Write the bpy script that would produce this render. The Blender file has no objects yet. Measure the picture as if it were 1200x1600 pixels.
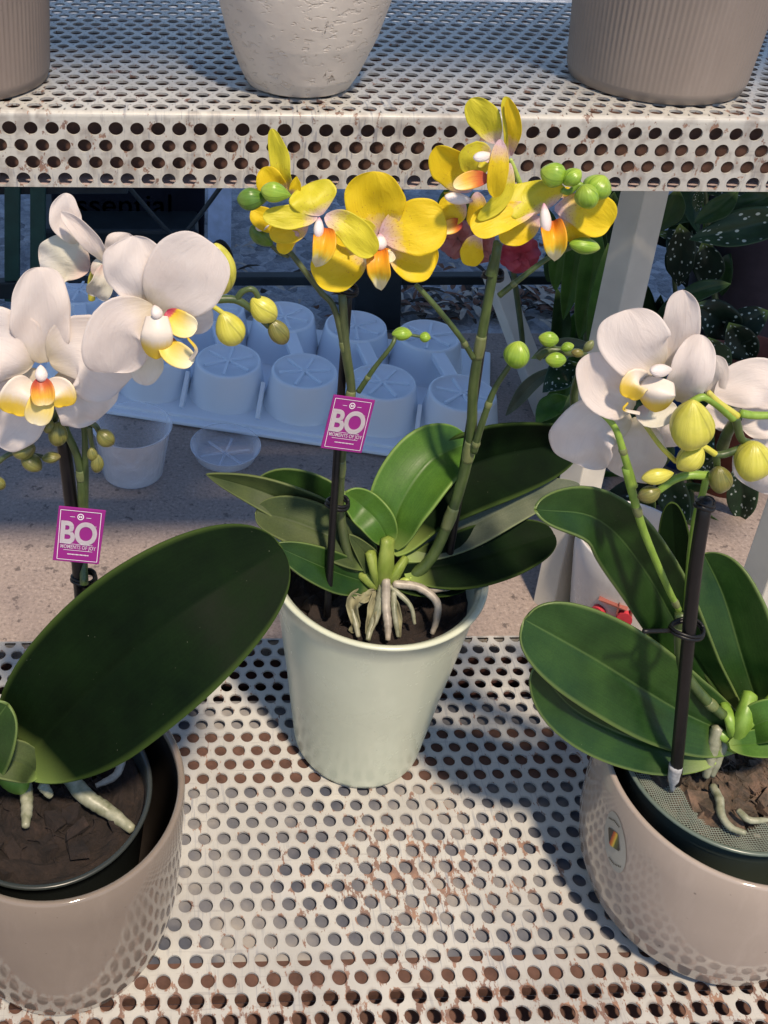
import bpy, bmesh, math, random
from mathutils import Vector, Matrix
from math import sin, cos, pi, radians, sqrt

random.seed(7)
C = bpy.context.scene.collection
sc = bpy.context.scene
V = Vector

# ------------------------------------------------------------------ camera
F_PX, PITCH, YAW, ROLL, CAM_H, PPX, PPY = 1706.63, 0.511699, 0.051544, 0.0278465, 0.772348, 351.94, 452.22
cam_data = bpy.data.cameras.new('camera')
cam = bpy.data.objects.new('camera', cam_data)
C.objects.link(cam)
fw = V((sin(YAW)*cos(PITCH), cos(YAW)*cos(PITCH), -sin(PITCH)))
rt0 = V((cos(YAW), -sin(YAW), 0)); up0 = rt0.cross(fw)
rt = rt0*cos(ROLL) + up0*sin(ROLL)
up = -rt0*sin(ROLL) + up0*cos(ROLL)
M = Matrix.Identity(4)
for r_ in range(3):
    M[r_][0] = rt[r_]; M[r_][1] = up[r_]; M[r_][2] = -fw[r_]; M[r_][3] = (0, 0, CAM_H)[r_]
cam.matrix_world = M
CAM = V((0, 0, CAM_H))
cam_data.sensor_fit = 'HORIZONTAL'
cam_data.sensor_width = 36
cam_data.lens = 36*F_PX/1200
cam_data.shift_x = (600-PPX)/1200
cam_data.shift_y = -(800-PPY)/1200
cam_data.clip_start = 0.02
cam_data.clip_end = 200
sc.camera = cam
sc.view_settings.view_transform = 'Standard'
sc.view_settings.look = 'None'
sc.view_settings.exposure = 0.22
sc.view_settings.gamma = 1
sc.view_settings.use_curve_mapping = False

# ------------------------------------------------------------------ light
SUN_AZ, SUN_EL = radians(-16), radians(63)     # the light travels towards (-sin15, +cos15)
world = bpy.data.worlds.new("World"); sc.world = world; world.use_nodes = True
wn = world.node_tree.nodes; wl = world.node_tree.links
sky = wn.new('ShaderNodeTexSky'); sky.sky_type = 'NISHITA'; sky.sun_disc = False
to_sun = V((-sin(SUN_AZ)*cos(SUN_EL), -cos(SUN_AZ)*cos(SUN_EL), sin(SUN_EL)))
sky.sun_elevation = SUN_EL
sky.sun_rotation = math.atan2(to_sun.x, to_sun.y)
wl.new(sky.outputs[0], wn['Background'].inputs[0])
sky.ozone_density = 3.5; sky.dust_density = 0.3
wn['Background'].inputs[1].default_value = 0.135
sun_d = bpy.data.lights.new('sun', 'SUN'); sun_d.energy = 4.1; sun_d.angle = radians(4.5); sun_d.color = (1, 0.83, 0.64)
sun = bpy.data.objects.new('sun', sun_d); C.objects.link(sun)
sun.rotation_euler = (-to_sun).to_track_quat('-Z', 'Y').to_euler()

# ------------------------------------------------------------------ placing helpers
def ray(px, py):
    return fw + rt*((px-PPX)/F_PX) - up*((py-PPY)/F_PX)
def at(px, py, Y):
    d = ray(px, py); return CAM + d*(Y/d.y)
def atz(px, py, z):
    d = ray(px, py); return CAM + d*((z-CAM_H)/d.z)
def m_per_px(p):
    return (p-CAM).dot(fw)/F_PX

# ------------------------------------------------------------------ mesh helpers
class MB:
    def __init__(s): s.v = []; s.f = []; s.uv = []; s.mi = []
    def add(s, vs, fs, uvs=None, mi=0):
        o = len(s.v); s.v += [V(a) for a in vs]
        s.uv += list(uvs) if uvs else [(0.5, 0.5)]*len(vs)
        for f in fs: s.f.append([i+o for i in f]); s.mi.append(mi)
        return s
OFF = {}
def build(name, mb, mat, parent=None, smooth=True, solid=0, subsurf=0, bevel=0):
    me = bpy.data.meshes.new(name)
    off = OFF.get(parent.name, V((0, 0, 0))) if parent else V((0, 0, 0))
    me.from_pydata([tuple(a-off) for a in mb.v], [], mb.f)
    uvl = me.uv_layers.new(name='UVMap')
    for l in me.loops: uvl.data[l.index].uv = mb.uv[l.vertex_index]
    mats = mat if isinstance(mat, (list, tuple)) else [mat]
    for m in mats: me.materials.append(m)
    for p, i in zip(me.polygons, mb.mi): p.material_index = i; p.use_smooth = smooth
    me.update()
    o = bpy.data.objects.new(name, me); C.objects.link(o)
    if parent: o.parent = parent
    OFF[o.name] = off
    if bevel:
        m = o.modifiers.new('b', 'BEVEL'); m.width = bevel; m.segments = 2; m.limit_method = 'ANGLE'; m.angle_limit = radians(40)
    if subsurf:
        m = o.modifiers.new('s', 'SUBSURF'); m.levels = m.render_levels = subsurf
    if solid:
        m = o.modifiers.new('t', 'SOLIDIFY'); m.thickness = solid; m.offset = 0
    return o
def thing(name, label, cat, loc, group=None):
    o = bpy.data.objects.new(name, None); C.objects.link(o); o.location = loc
    o.empty_display_size = 0.02
    o['label'] = label; o['category'] = cat
    if group: o['group'] = group
    OFF[o.name] = V(loc)
    return o
def part_empty(name, parent, loc):
    o = bpy.data.objects.new(name, None); C.objects.link(o); o.parent = parent
    o.location = V(loc)-OFF[parent.name]; OFF[o.name] = V(loc)
    o.empty_display_size = 0.01
    return o
def tag(o, label=None, cat=None, group=None, kind=None):
    if label: o['label'] = label
    if cat: o['category'] = cat
    if group: o['group'] = group
    if kind: o['kind'] = kind
    return o

def catmull(P, n):
    P = [V(p) for p in P]
    if len(P) == 2: P = [P[0], P[0].lerp(P[1], .5), P[1]]
    E = [P[0]*2-P[1]] + P + [P[-1]*2-P[-2]]
    L = [0]
    for i in range(1, len(P)): L.append(L[-1]+(P[i]-P[i-1]).length)
    out = []
    for k in range(n+1):
        out.append(None)
    def ev(s):
        s *= L[-1]
        i = 1
        while i < len(L)-1 and L[i] < s: i += 1
        t = (s-L[i-1])/max(1e-9, L[i]-L[i-1])
        a, b, c, d = E[i-1], E[i], E[i+1], E[i+2]
        return 0.5*((2*b)+(c-a)*t+(2*a-5*b+4*c-d)*t*t+(3*b-a-3*c+d)*t**3)
    return ev
def lathe(mb, c, prof, seg=64, mi=0, wob=0, squash=(1, 1)):
    c = V(c); vs = []; fs = []; uv = []
    n = len(prof)
    for i, (r, z) in enumerate(prof):
        for k in range(seg):
            a = 2*pi*k/seg
            rr = r*(1+wob*(sin(3*a+z*30)+.6*sin(5*a+1+z*50)))
            vs.append(c+V((rr*cos(a)*squash[0], rr*sin(a)*squash[1], z))); uv.append((k/seg, i/max(1, n-1)))
    for i in range(n-1):
        for k in range(seg):
            k2 = (k+1) % seg
            fs.append((i*seg+k, i*seg+k2, (i+1)*seg+k2, (i+1)*seg+k))
    return mb.add(vs, fs, uv, mi)
def disc(mb, c, r, z, seg=64, mi=0):
    c = V(c)
    vs = [c+V((r*cos(2*pi*k/seg), r*sin(2*pi*k/seg), z)) for k in range(seg)]
    return mb.add(vs, [list(range(seg))], None, mi)
def tube(mb, pts, rad, seg=10, n=24, mi=0, flat=1.0, noise=0):
    ev = catmull(pts, n); P = [ev(i/n) for i in range(n+1)]
    rs = rad if isinstance(rad, (list, tuple)) else [rad, rad]
    def R(u):
        x = u*(len(rs)-1); i = min(int(x), len(rs)-2); return rs[i]+(rs[i+1]-rs[i])*(x-i)
    vs = []; fs = []; uv = []
    T0 = (P[1]-P[0]).normalized(); N = T0.orthogonal().normalized()
    for i, p in enumerate(P):
        T = (P[min(i+1, n)]-P[max(i-1, 0)]).normalized()
        N = (N-T*N.dot(T)).normalized(); B = T.cross(N)
        r = R(i/n)
        if noise: r *= 1+random.uniform(-noise, noise)
        for k in range(seg):
            a = 2*pi*k/seg
            vs.append(p+N*(r*cos(a))+B*(r*flat*sin(a))); uv.append((k/seg, i/n))
    for i in range(n):
        for k in range(seg):
            k2 = (k+1) % seg
            fs.append((i*seg+k, i*seg+k2, (i+1)*seg+k2, (i+1)*seg+k))
    o = len(vs)
    vs += [P[0]-(P[1]-P[0]).normalized()*R(0)*.4, P[-1]+(P[-1]-P[-2]).normalized()*R(1)*.4]; uv += [(0, 0), (0, 1)]
    for k in range(seg):
        k2 = (k+1) % seg
        fs.append((o, k2, k)); fs.append((o+1, n*seg+k, n*seg+k2))
    return mb.add(vs, fs, uv, mi)
def box(mb, c, sx, sy, sz, X=V((1, 0, 0)), Z=V((0, 0, 1)), mi=0):
    X = X.normalized(); Z = (Z-X*Z.dot(X)).normalized(); Y = Z.cross(X); c = V(c)
    vs = [c+X*(a*sx/2)+Y*(b*sy/2)+Z*(d*sz/2) for a in (-1, 1) for b in (-1, 1) for d in (-1, 1)]
    return mb.add(vs, [(0, 1, 3, 2), (4, 6, 7, 5), (0, 4, 5, 1), (2, 3, 7, 6), (0, 2, 6, 4), (1, 5, 7, 3)], None, mi)
def beam(mb, a, b, w, d, X=V((1, 0, 0)), mi=0):
    a = V(a); b = V(b); Z = (b-a)
    Z_ = Z.normalized(); X = (X-Z_*X.dot(Z_)).normalized()
    return box(mb, (a+b)/2, w, d, Z.length, X, Z_, mi)
def blob(mb, a, b, ra, rb=None, seg=14, n=12, tip=.5, lobes=0, mi=0, flat=1, pw=.62):
    """bud / bulb: a body of revolution from point a (base) to b (tip), widest at `tip` along."""
    a = V(a); b = V(b); T = b-a; L = T.length; T.normalize(); N = T.orthogonal().normalized(); B = T.cross(N)
    vs = []; fs = []; uv = []
    for i in range(n+1):
        u = (1-cos(pi*i/n))/2
        ex = math.log(.5)/math.log(tip)
        w = sin(pi*(u**ex))**pw if 0 < u < 1 else 0.02
        for k in range(seg):
            an = 2*pi*k/seg
            r = ra*w*(1+lobes*cos(3*an)*(u**.7))
            vs.append(a+T*(L*u)+N*(r*cos(an))+B*(r*flat*sin(an))); uv.append((k/seg, u))
    for i in range(n):
        for k in range(seg):
            k2 = (k+1) % seg
            fs.append((i*seg+k, i*seg+k2, (i+1)*seg+k2, (i+1)*seg+k))
    fs.append(list(range(seg))[::-1]); fs.append([n*seg+k for k in range(seg)])
    return mb.add(vs, fs, uv, mi)

def blade(mb, P, W, a=.55, b=.4, bw=.12, tilt=0, cup=.15, fold=0, ruf=0, nu=22, nv=14, mi=0, seed=None, skew=0, px=True, nrm=None, point=0, curl=0, bow=0, groove=0):
    """A petal or leaf: P 3D axis points, W full width (photo px at its own distance, or metres if px False)."""
    rnd = random.Random(seed if seed is not None else int(abs(P[0].x*9973+P[-1].z*7919)*1000))
    ev = catmull(P, nu)
    tl = tilt if isinstance(tilt, (tuple, list)) else (tilt, tilt)
    um = a/(a+b); gm = (um**a)*((1-um)**b)
    ph1, ph2, ph3 = rnd.uniform(0, 6), rnd.uniform(0, 6), rnd.uniform(0, 6)
    vs = []; uv = []; fs = []
    Wm = W*m_per_px(V(P[len(P)//2])) if px else W
    for i in range(nu+1):
        u = (1-cos(pi*i/nu))/2
        p = ev(u); T = (ev(min(1, u+.02))-ev(max(0, u-.02))).normalized()
        bz = bow*Wm*(4*u*(1-u)-.6*u*u)
        v_ = (CAM-p).normalized() if nrm is None else V(nrm)
        S_ = T.cross(v_).normalized(); Nn = S_.cross(T)
        if Nn.dot(v_) < 0: Nn = -Nn
        th = radians(tl[0]+(tl[1]-tl[0])*u)
        S2 = S_*cos(th)+Nn*sin(th); N2 = Nn*cos(th)-S_*sin(th)
        g = ((max(u, 1e-5)**a)*(max(1-u, 1e-5)**b))/gm if 0 < u < 1 else 0
        if u >= 1: g = 0
        g = sqrt(g*g+(bw*(1-u))**2)*(1-point*u*u)
        hw = Wm/2*g
        for j in range(nv+1):
            v = -1+2*j/nv
            rz = ruf*Wm*(abs(v)**2)*(sin(7*u+ph1+1.5*v)+.5*sin(15*u+ph2-v*2))*min(1, g*1.5)
            z = cup*Wm/2*g*(v*v) + fold*abs(v)*hw + rz + curl*Wm*u*u - groove*Wm*math.exp(-(v/.09)**2)*min(1, 2.2*(1-u)) + bz + ruf*1.1*Wm*sin(4*u+3.2*v+ph3)*g + ruf*.5*Wm*sin(11*u-5*v+ph1)*g
            hv = hw*(1+ruf*1.6*sin(6*u+ph2+(1.7 if v > 0 else 0))+ruf*.6*sin(17*u+ph3*(1 if v > 0 else 2)))
            vs.append(p+S2*(v*hv+skew*hw*(1-v*v)*.3)+N2*z); uv.append((.5+.5*v, u))
    for i in range(nu):
        for j in range(nv):
            q = i*(nv+1)+j
            fs.append((q, q+1, q+nv+2, q+nv+1))
    return mb.add(vs, fs, uv, mi)

# ------------------------------------------------------------------ materials
class NT:
    def __init__(s, name):
        s.m = bpy.data.materials.new(name); s.m.use_nodes = True; s.t = s.m.node_tree
        s.b = s.t.nodes['Principled BSDF']; s.out = s.t.nodes['Material Output']
        s.tc = s.n('ShaderNodeTexCoord'); s.obj = s.tc.outputs['Object']; s.uv = s.tc.outputs['UV']
        s.geo = s.n('ShaderNodeNewGeometry'); s.pos = s.geo.outputs['Position']
    def n(s, t, **k):
        x = s.t.nodes.new(t)
        for a, v in k.items(): setattr(x, a, v)
        return x
    def l(s, a, b): s.t.links.new(a, b)
    def inp(s, x, i, v):
        if hasattr(v, 'links') or isinstance(v, bpy.types.NodeSocket): s.l(v, x.inputs[i])
        else: x.inputs[i].default_value = v
    def map(s, src, sc_=(1, 1, 1), loc=(0, 0, 0), rot=(0, 0, 0)):
        x = s.n('ShaderNodeMapping'); s.l(src, x.inputs[0]); x.inputs['Scale'].default_value = sc_; x.inputs['Location'].default_value = loc; x.inputs['Rotation'].default_value = rot
        return x.outputs[0]
    def noise(s, src, scale, det=3, rough=.55, dist=0):
        x = s.n('ShaderNodeTexNoise'); s.l(src, x.inputs['Vector']); x.inputs['Scale'].default_value = scale; x.inputs['Detail'].default_value = det; x.inputs['Roughness'].default_value = rough; x.inputs['Distortion'].default_value = dist
        return x.outputs[0]
    def vor(s, src, scale, out='Distance', feature='F1'):
        x = s.n('ShaderNodeTexVoronoi', feature=feature); s.l(src, x.inputs['Vector']); x.inputs['Scale'].default_value = scale
        return x.outputs[out]
    def ramp(s, src, stops, interp='LINEAR'):
        x = s.n('ShaderNodeValToRGB'); s.l(src, x.inputs[0]); r = x.color_ramp; r.interpolation = interp
        while len(r.elements) < len(stops): r.elements.new(.5)
        for e, (p, c) in zip(r.elements, stops):
            e.position = p; e.color = (*c, 1) if not isinstance(c, (int, float)) else (c, c, c, 1)
        return x.outputs[0]
    def mix(s, f, a, b, mode='MIX'):
        x = s.n('ShaderNodeMix', data_type='RGBA', blend_type=mode)
        s.inp(x, 0, f)
        for i, v in ((6, a), (7, b)):
            if isinstance(v, bpy.types.NodeSocket): s.l(v, x.inputs[i])
            else: x.inputs[i].default_value = (*v, 1) if not isinstance(v, (int, float)) else (v, v, v, 1)
        return x.outputs[2]
    def math(s, op, a, b=0, c=None):
        x = s.n('ShaderNodeMath', operation=op); s.inp(x, 0, a); s.inp(x, 1, b)
        if c is not None: s.inp(x, 2, c)
        return x.outputs[0]
    def sep(s, src):
        x = s.n('ShaderNodeSeparateXYZ'); s.l(src, x.inputs[0]); return x.outputs
    def bump(s, h, strength=.3, dist=.001):
        x = s.n('ShaderNodeBump'); s.l(h, x.inputs['Height']); x.inputs['Strength'].default_value = strength; x.inputs['Distance'].default_value = dist
        s.l(x.outputs[0], s.b.inputs['Normal']); return x
    def col(s, c):
        if isinstance(c, bpy.types.NodeSocket): s.l(c, s.b.inputs['Base Color'])
        else: s.b.inputs['Base Color'].default_value = (*c, 1)
        return s
    def set(s, **k):
        for a, v in k.items(): s.inp(s.b, a.replace('_', ' '), v)
        return s

def simple(name, c, rough=.5, var=.15, scale=60, bump=0, bscale=200, spec=.35):
    t = NT(name)
    n = t.noise(t.obj, scale, 4)
    dk = tuple(x*(1-var) for x in c); lt = tuple(min(1, x*(1+var)) for x in c)
    t.col(t.ramp(n, [(.3, dk), (.7, lt)])); t.b.inputs['Roughness'].default_value = rough
    t.b.inputs['Specular IOR Level'].default_value = spec
    if bump: t.bump(t.noise(t.obj, bscale, 4), bump, .0006)
    return t.m

def shelf_paint(name='worn_cream_paint', hx=.03008-.015, hy=.402984-.01299*2, R0=.0050):
    t = NT(name)
    base = t.ramp(t.noise(t.pos, 9, 5), [(.3, (.36, .35, .325)), (.6, (.51, .495, .445))])
    # grey scratches running front to back
    sc1 = t.noise(t.map(t.pos, (420, 26, 60), rot=(0, 0, .06)), 1, 3, .6)
    sc_m = t.ramp(sc1, [(.56, 0), (.66, 1)])
    big = t.ramp(t.noise(t.pos, 7, 3), [(.42, 0), (.62, 1)])
    base = t.mix(t.math('MULTIPLY', t.math('MULTIPLY', sc_m, big), .75), base, (.20, .21, .24))
    sc2 = t.noise(t.map(t.pos, (20, 300, 300)), 1, 4, .6)
    base = t.mix(t.math('MULTIPLY', t.ramp(sc2, [(.6, 0), (.68, 1)]), .35), base, (.22, .2, .2))
    # grey wash
    base = t.mix(t.math('MULTIPLY', t.ramp(t.noise(t.pos, 30, 5, .65), [(.5, 0), (.75, 1)]), .45), base, (.42, .42, .42))
    # chips of rust brown
    v = t.n('ShaderNodeVectorMath', operation='DISTANCE'); s3 = t.n('ShaderNodeVectorMath', operation='MULTIPLY')
    t.l(t.pos, s3.inputs[0]); s3.inputs[1].default_value = (1, 1.6, 1)
    t.l(s3.outputs[0], v.inputs[0]); v.inputs[1].default_value = (.175, .78, 0)
    near = t.ramp(v.outputs['Value'], [(.0, 1), (.13, 0)])
    band = t.sep(t.pos)[1]
    front = t.ramp(t.math('MULTIPLY', band, 1), [(.40, 1), (.43, 0)])
    wear = t.math('MAXIMUM', near, t.math('MULTIPLY', front, .7))
    chip = t.noise(t.map(t.pos, (130, 60, 90)), 1, 5, .7)
    # distance to the nearest hole, so that paint chips start at the hole edges
    px_, py_, pz_ = t.sep(t.pos)
    vy = t.math('DIVIDE', t.math('SUBTRACT', py_, hy), .0129904); jr = t.math('ROUND', vy)
    dy = t.math('MULTIPLY', t.math('SUBTRACT', vy, jr), .0129904)
    vx = t.math('SUBTRACT', t.math('DIVIDE', t.math('SUBTRACT', px_, hx), .015), t.math('MULTIPLY', jr, .5))
    dx = t.math('MULTIPLY', t.math('SUBTRACT', vx, t.math('ROUND', vx)), .015)
    dd = t.math('SQRT', t.math('ADD', t.math('MULTIPLY', dx, dx), t.math('MULTIPLY', dy, dy)))
    ring = t.ramp(t.math('MULTIPLY', dd, 100), [(.50, 1), (.68, 0)])
    base = t.mix(t.math('MULTIPLY', ring, t.ramp(t.noise(t.pos, 70, 3), [(.45, 0), (.65, .55)])), base, (.20, .17, .15))
    chipm = t.ramp(t.math('ADD', t.math('ADD', chip, t.math('MULTIPLY', ring, .055)), t.math('MULTIPLY', wear, .13)), [(.635, 0), (.66, 1)])
    base = t.mix(t.math('MULTIPLY', chipm, .85), base, t.ramp(t.noise(t.pos, 90, 2), [(.4, (.16, .075, .05)), (.7, (.33, .17, .10))]))
    t.col(base); t.set(Roughness=t.ramp(t.noise(t.pos, 60, 3), [(.3, .28), (.7, .5)]))
    t.bump(t.math('ADD', t.noise(t.pos, 140, 4), t.math('MULTIPLY', chipm, -.5)), .25, .0008)
    return t.m

def ceramic(name, c, rough=.18, dust=.1, spots=0):
    t = NT(name)
    n = t.noise(t.obj, 14, 5)
    base = t.ramp(n, [(.3, tuple(x*.92 for x in c)), (.7, tuple(min(1, x*1.06) for x in c))])
    base = t.mix(t.ramp(t.noise(t.map(t.obj, (1, 1, .25)), 50, 5, .7), [(.52, 0), (.8, .35)]), base, tuple(min(1, x*1.25+.03) for x in c))
    base = t.mix(t.ramp(t.vor(t.obj, 75), [(.02, .6), (.05, 0)]), base, tuple(x*.5 for x in c))
    if spots:
        sp = t.ramp(t.vor(t.obj, 90), [(.05, 1), (.09, 0)])
        base = t.mix(t.math('MULTIPLY', sp, t.ramp(t.noise(t.obj, 25), [(.55, 0), (.6, .6)])), base, (.1, .08, .07))
    t.col(base); t.set(Roughness=t.ramp(t.noise(t.obj, 40, 4), [(.35, rough), (.7, rough+dust)]))
    t.bump(t.noise(t.obj, 22, 2), .08, .001)
    return t.m

def leaf_mat(name, c1, c2, edge, rough=.38, mid=(.10, .17, .05), spot=None, midw=.02, spec=.3, tl=.12):
    t = NT(name)
    s = t.sep(t.uv); u, v = s[0], s[1]
    av = t.math('ABSOLUTE', t.math('SUBTRACT', u, .5))
    n = t.noise(t.obj, 35, 4)
    base = t.ramp(n, [(.3, c1), (.7, c2)])
    fine = t.noise(t.obj, 900, 2)
    base = t.mix(.25, base, t.mix(1, base, t.ramp(fine, [(.3, .6), (.7, 1.4)]), 'MULTIPLY'))
    veins = t.noise(t.map(t.uv, (60, 1.2, 1)), 1, 2)
    base = t.mix(.3, base, t.mix(1, base, t.ramp(veins, [(.35, .8), (.65, 1.25)]), 'MULTIPLY'))
    base = t.mix(t.ramp(av, [(.455, 0), (.498, .75)]), base, edge)
    base = t.mix(t.ramp(av, [(0, .55), (midw, 0)]), base, mid)
    base = t.mix(t.ramp(v, [(0, .9), (.16, 0)]), base, (.26, .36, .09))
    if spot:
        mp = t.map(t.uv, spot)
        d = t.vor(mp, 1)
        d = t.math('ADD', d, t.math('MULTIPLY', t.noise(t.uv, 9, 2), .22))
        base = t.mix(t.ramp(d, [(.30, 1), (.36, 0)]), base, (.50, .56, .50))
    t.set(Roughness=t.ramp(n, [(.3, rough), (.7, rough+.15)]))
    t.b.inputs['Specular IOR Level'].default_value = spec
    dust = t.ramp(t.vor(t.map(t.obj, (1, 1, 1)), 260), [(.03, .5), (.07, 0)]); base = t.mix(t.math('MULTIPLY', dust, t.ramp(t.noise(t.obj, 60, 2), [(.58, 0), (.66, 1)])), base, (.35, .38, .28))
    base = t.mix(t.ramp(t.noise(t.obj, 18, 4, .6), [(.45, 0), (.8, .35)]), base, t.mix(1, base, (1.9, 1.7, 1.3), 'MULTIPLY'))
    t.col(base)
    h = t.math('ADD', t.math('MULTIPLY', veins, .5), t.math('MULTIPLY', t.noise(t.obj, 500, 3), .35))
    t.bump(h, .22, .0008)
    # thin leaves let a little light through
    tr = t.n('ShaderNodeBsdfTranslucent'); t.l(base, tr.inputs[0])
    mx = t.n('ShaderNodeMixShader'); mx.inputs[0].default_value = tl
    t.l(t.b.outputs[0], mx.inputs[1]); t.l(tr.outputs[0], mx.inputs[2]); t.l(mx.outputs[0], t.out.inputs[0])
    return t.m

def petal_mat(name, c1, c2, basec, bw0=.05, bw1=.35, speck=None, rough=.5, trans=.3, veinc=None, tipc=None):
    t = NT(name)
    s = t.sep(t.uv); u, v = s[0], s[1]
    base = t.ramp(t.noise(t.obj, 45, 3), [(.3, c1), (.7, c2)])
    vn = t.noise(t.map(t.uv, (38, 1.5, 1)), 1, 3)
    base = t.mix(.35, base, t.mix(1, base, t.ramp(vn, [(.3, .93), (.7, 1.04)]), 'MULTIPLY'))
    wob = t.math('ADD', v, t.math('MULTIPLY', t.math('SUBTRACT', t.noise(t.obj, 260, 3), .5), .22))
    if veinc: base = t.mix(t.math('MULTIPLY', t.ramp(wob, [(bw0, 1), (bw1+.2, 0)]), t.ramp(vn, [(.5, 0), (.62, .5)])), base, veinc)
    base = t.mix(t.ramp(wob, [(bw0, 1), (bw1, 0)]), base, basec)
    if speck:
        d = t.noise(t.map(t.uv, (42, 20, 1)), 1, 2)
        zone = t.ramp(wob, [(.08, .10), (.30, .08), (.55, .03), (.8, 0)])
        base = t.mix(t.ramp(t.math('ADD', d, zone), [(.69, 0), (.75, .7)]), base, speck)
    if tipc: base = t.mix(t.ramp(v, [(.55, 0), (1, .7)]), base, tipc)
    t.col(base); t.set(Roughness=rough)
    t.bump(t.math('ADD', t.math('ADD', t.math('MULTIPLY', vn, .5), t.math('MULTIPLY', t.noise(t.map(t.uv, (5, 2.2, 1)), 1.5, 4, .6, .6), 2.2)), t.math('MULTIPLY', t.noise(t.obj, 600, 2), .15)), .30, .0011)
    tr = t.n('ShaderNodeBsdfTranslucent'); t.l(base, tr.inputs[0])
    mx = t.n('ShaderNodeMixShader'); mx.inputs[0].default_value = trans
    t.l(t.b.outputs[0], mx.inputs[1]); t.l(tr.outputs[0], mx.inputs[2]); t.l(mx.outputs[0], t.out.inputs[0])
    return t.m

def lip_mat(name, stops, rough=.45, nz=.25):
    t = NT(name)
    v = t.sep(t.uv)[1]
    w = t.math('ADD', v, t.math('MULTIPLY', t.math('SUBTRACT', t.noise(t.map(t.uv, (9, 2, 1)), 1.3, 4), .5), nz))
    t.col(t.ramp(w, stops)); t.set(Roughness=rough)
    t.bump(t.noise(t.obj, 500, 3), .2, .0006)
    tr = t.n('ShaderNodeBsdfTranslucent'); t.l(t.ramp(w, stops), tr.inputs[0])
    mx = t.n('ShaderNodeMixShader'); mx.inputs[0].default_value = .2
    t.l(t.b.outputs[0], mx.inputs[1]); t.l(tr.outputs[0], mx.inputs[2]); t.l(mx.outputs[0], t.out.inputs[0])
    return t.m

def bud_mat(name, c1, c2, tipc):
    t = NT(name)
    s = t.sep(t.uv)
    st = t.noise(t.map(t.uv, (22, 1.2, 1)), 1.2, 3)
    base = t.ramp(st, [(.3, c1), (.7, c2)])
    base = t.mix(t.ramp(s[1], [(.6, 0), (1, .6)]), base, tipc)
    sw = t.math('ABSOLUTE', t.math('SUBTRACT', t.math('FRACT', t.math('ADD', t.math('MULTIPLY', s[0], 3), t.math('MULTIPLY', s[1], .35))), .5))
    base = t.mix(t.ramp(sw, [(0, .65), (.05, 0)]), base, tuple(x*.45 for x in c1))
    base = t.mix(t.ramp(t.noise(t.obj, 90, 4), [(.5, 0), (.75, .5)]), base, tuple(x*.6 for x in c1))
    t.col(base); t.set(Roughness=.32)
    t.b.inputs['Subsurface Weight'].default_value = .12
    t.b.inputs['Subsurface Radius'].default_value = (.004, .004, .001)
    t.bump(st, .35, .001)
    return t.m

def stem_mat(name, c1, c2, edge=None):
    t = NT(name)
    n = t.noise(t.map(t.obj, (1, 1, .35)), 160, 4)
    base = t.ramp(n, [(.3, c1), (.7, c2)])
    base = t.mix(t.ramp(t.noise(t.obj, 25, 2), [(.5, 0), (.75, .4)]), base, tuple(x*.6+.015 for x in c1))
    t.col(base); t.set(Roughness=.42); t.bump(t.noise(t.obj, 400, 3), .2, .0005)
    return t.m

def bark_dark():
    t = NT('dark_compost'); n = t.noise(t.obj, 90, 5, .7); t.col(t.ramp(n, [(.3, (.010, .007, .006)), (.6, (.028, .018, .014)), (.8, (.06, .035, .025))])); t.set(Roughness=.9); t.bump(t.noise(t.obj, 160, 6, .75), .9, .004); return t.m
def bark_mat():
    t = NT('bark_substrate')
    n = t.noise(t.obj, 70, 5, .7)
    t.col(t.ramp(n, [(.3, (.012, .008, .006)), (.55, (.04, .022, .015)), (.75, (.10, .055, .035))])); t.set(Roughness=.9)
    t.bump(t.noise(t.obj, 140, 6, .7), .9, .004); return t.m

M_shelf = shelf_paint()
M_shelfU = shelf_paint('worn_cream_paint_upper', .004, .7333+.004+.01299*.5+.001)
M_flange = M_shelf
M_rust = simple('rusty_brown_bar', (.10, .052, .038), .7, .35, 90, .4, 250)
M_rustdark = simple('dark_brown_bar', (.055, .022, .017), .75, .35, 90, .4, 250)
M_board = NT('grey_board'); 
M_board.col(M_board.ramp(M_board.noise(M_board.pos, 13, 5), [(.34, (.06, .068, .095)), (.5, (.16, .162, .18)), (.64, (.32, .30, .28))])); M_board.set(Roughness=.6); M_board.bump(M_board.noise(M_board.pos, 120, 4), .3, .001); M_board = M_board.m
M_post = simple('cream_post_paint', (.60, .56, .48), .45, .08, 20, .15, 120)
M_sage = ceramic('sage_glaze', (.58, .61, .47), .20, .10)
M_taupe = ceramic('taupe_glaze', (.215, .175, .14), .04, .09, 1)
M_taupe2 = ceramic('pale_taupe_glaze', (.36, .30, .25), .03, .07, 1)
M_black = simple('black_plastic', (.005, .005, .006), .42, .2, 120, .15, 300)
M_blackrail = simple('black_metal_rail', (.012, .018, .022), .5, .3, 30, .2, 80)
M_greenrail = simple('dark_green_metal', (.015, .05, .04), .45, .25, 30, .2, 80)
M_bark = bark_mat(); M_barkd = bark_dark()
M_yellow = petal_mat('yellow_petal', (.86, .66, .012), (.92, .74, .025), (.80, .60, .64), .08, .38, (.42, .10, .06), .5, .40)
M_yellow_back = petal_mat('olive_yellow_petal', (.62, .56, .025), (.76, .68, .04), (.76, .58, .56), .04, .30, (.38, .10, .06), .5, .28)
M_white = petal_mat('white_petal', (.82, .745, .70), (.88, .82, .78), (.76, .68, .52), 0, .28, None, .55, .45)
M_white_g = petal_mat('greenish_white_petal', (.66, .64, .52), (.76, .72, .62), (.62, .45, .40), 0, .35, None, .5, .25, None, (.80, .76, .74))
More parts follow.
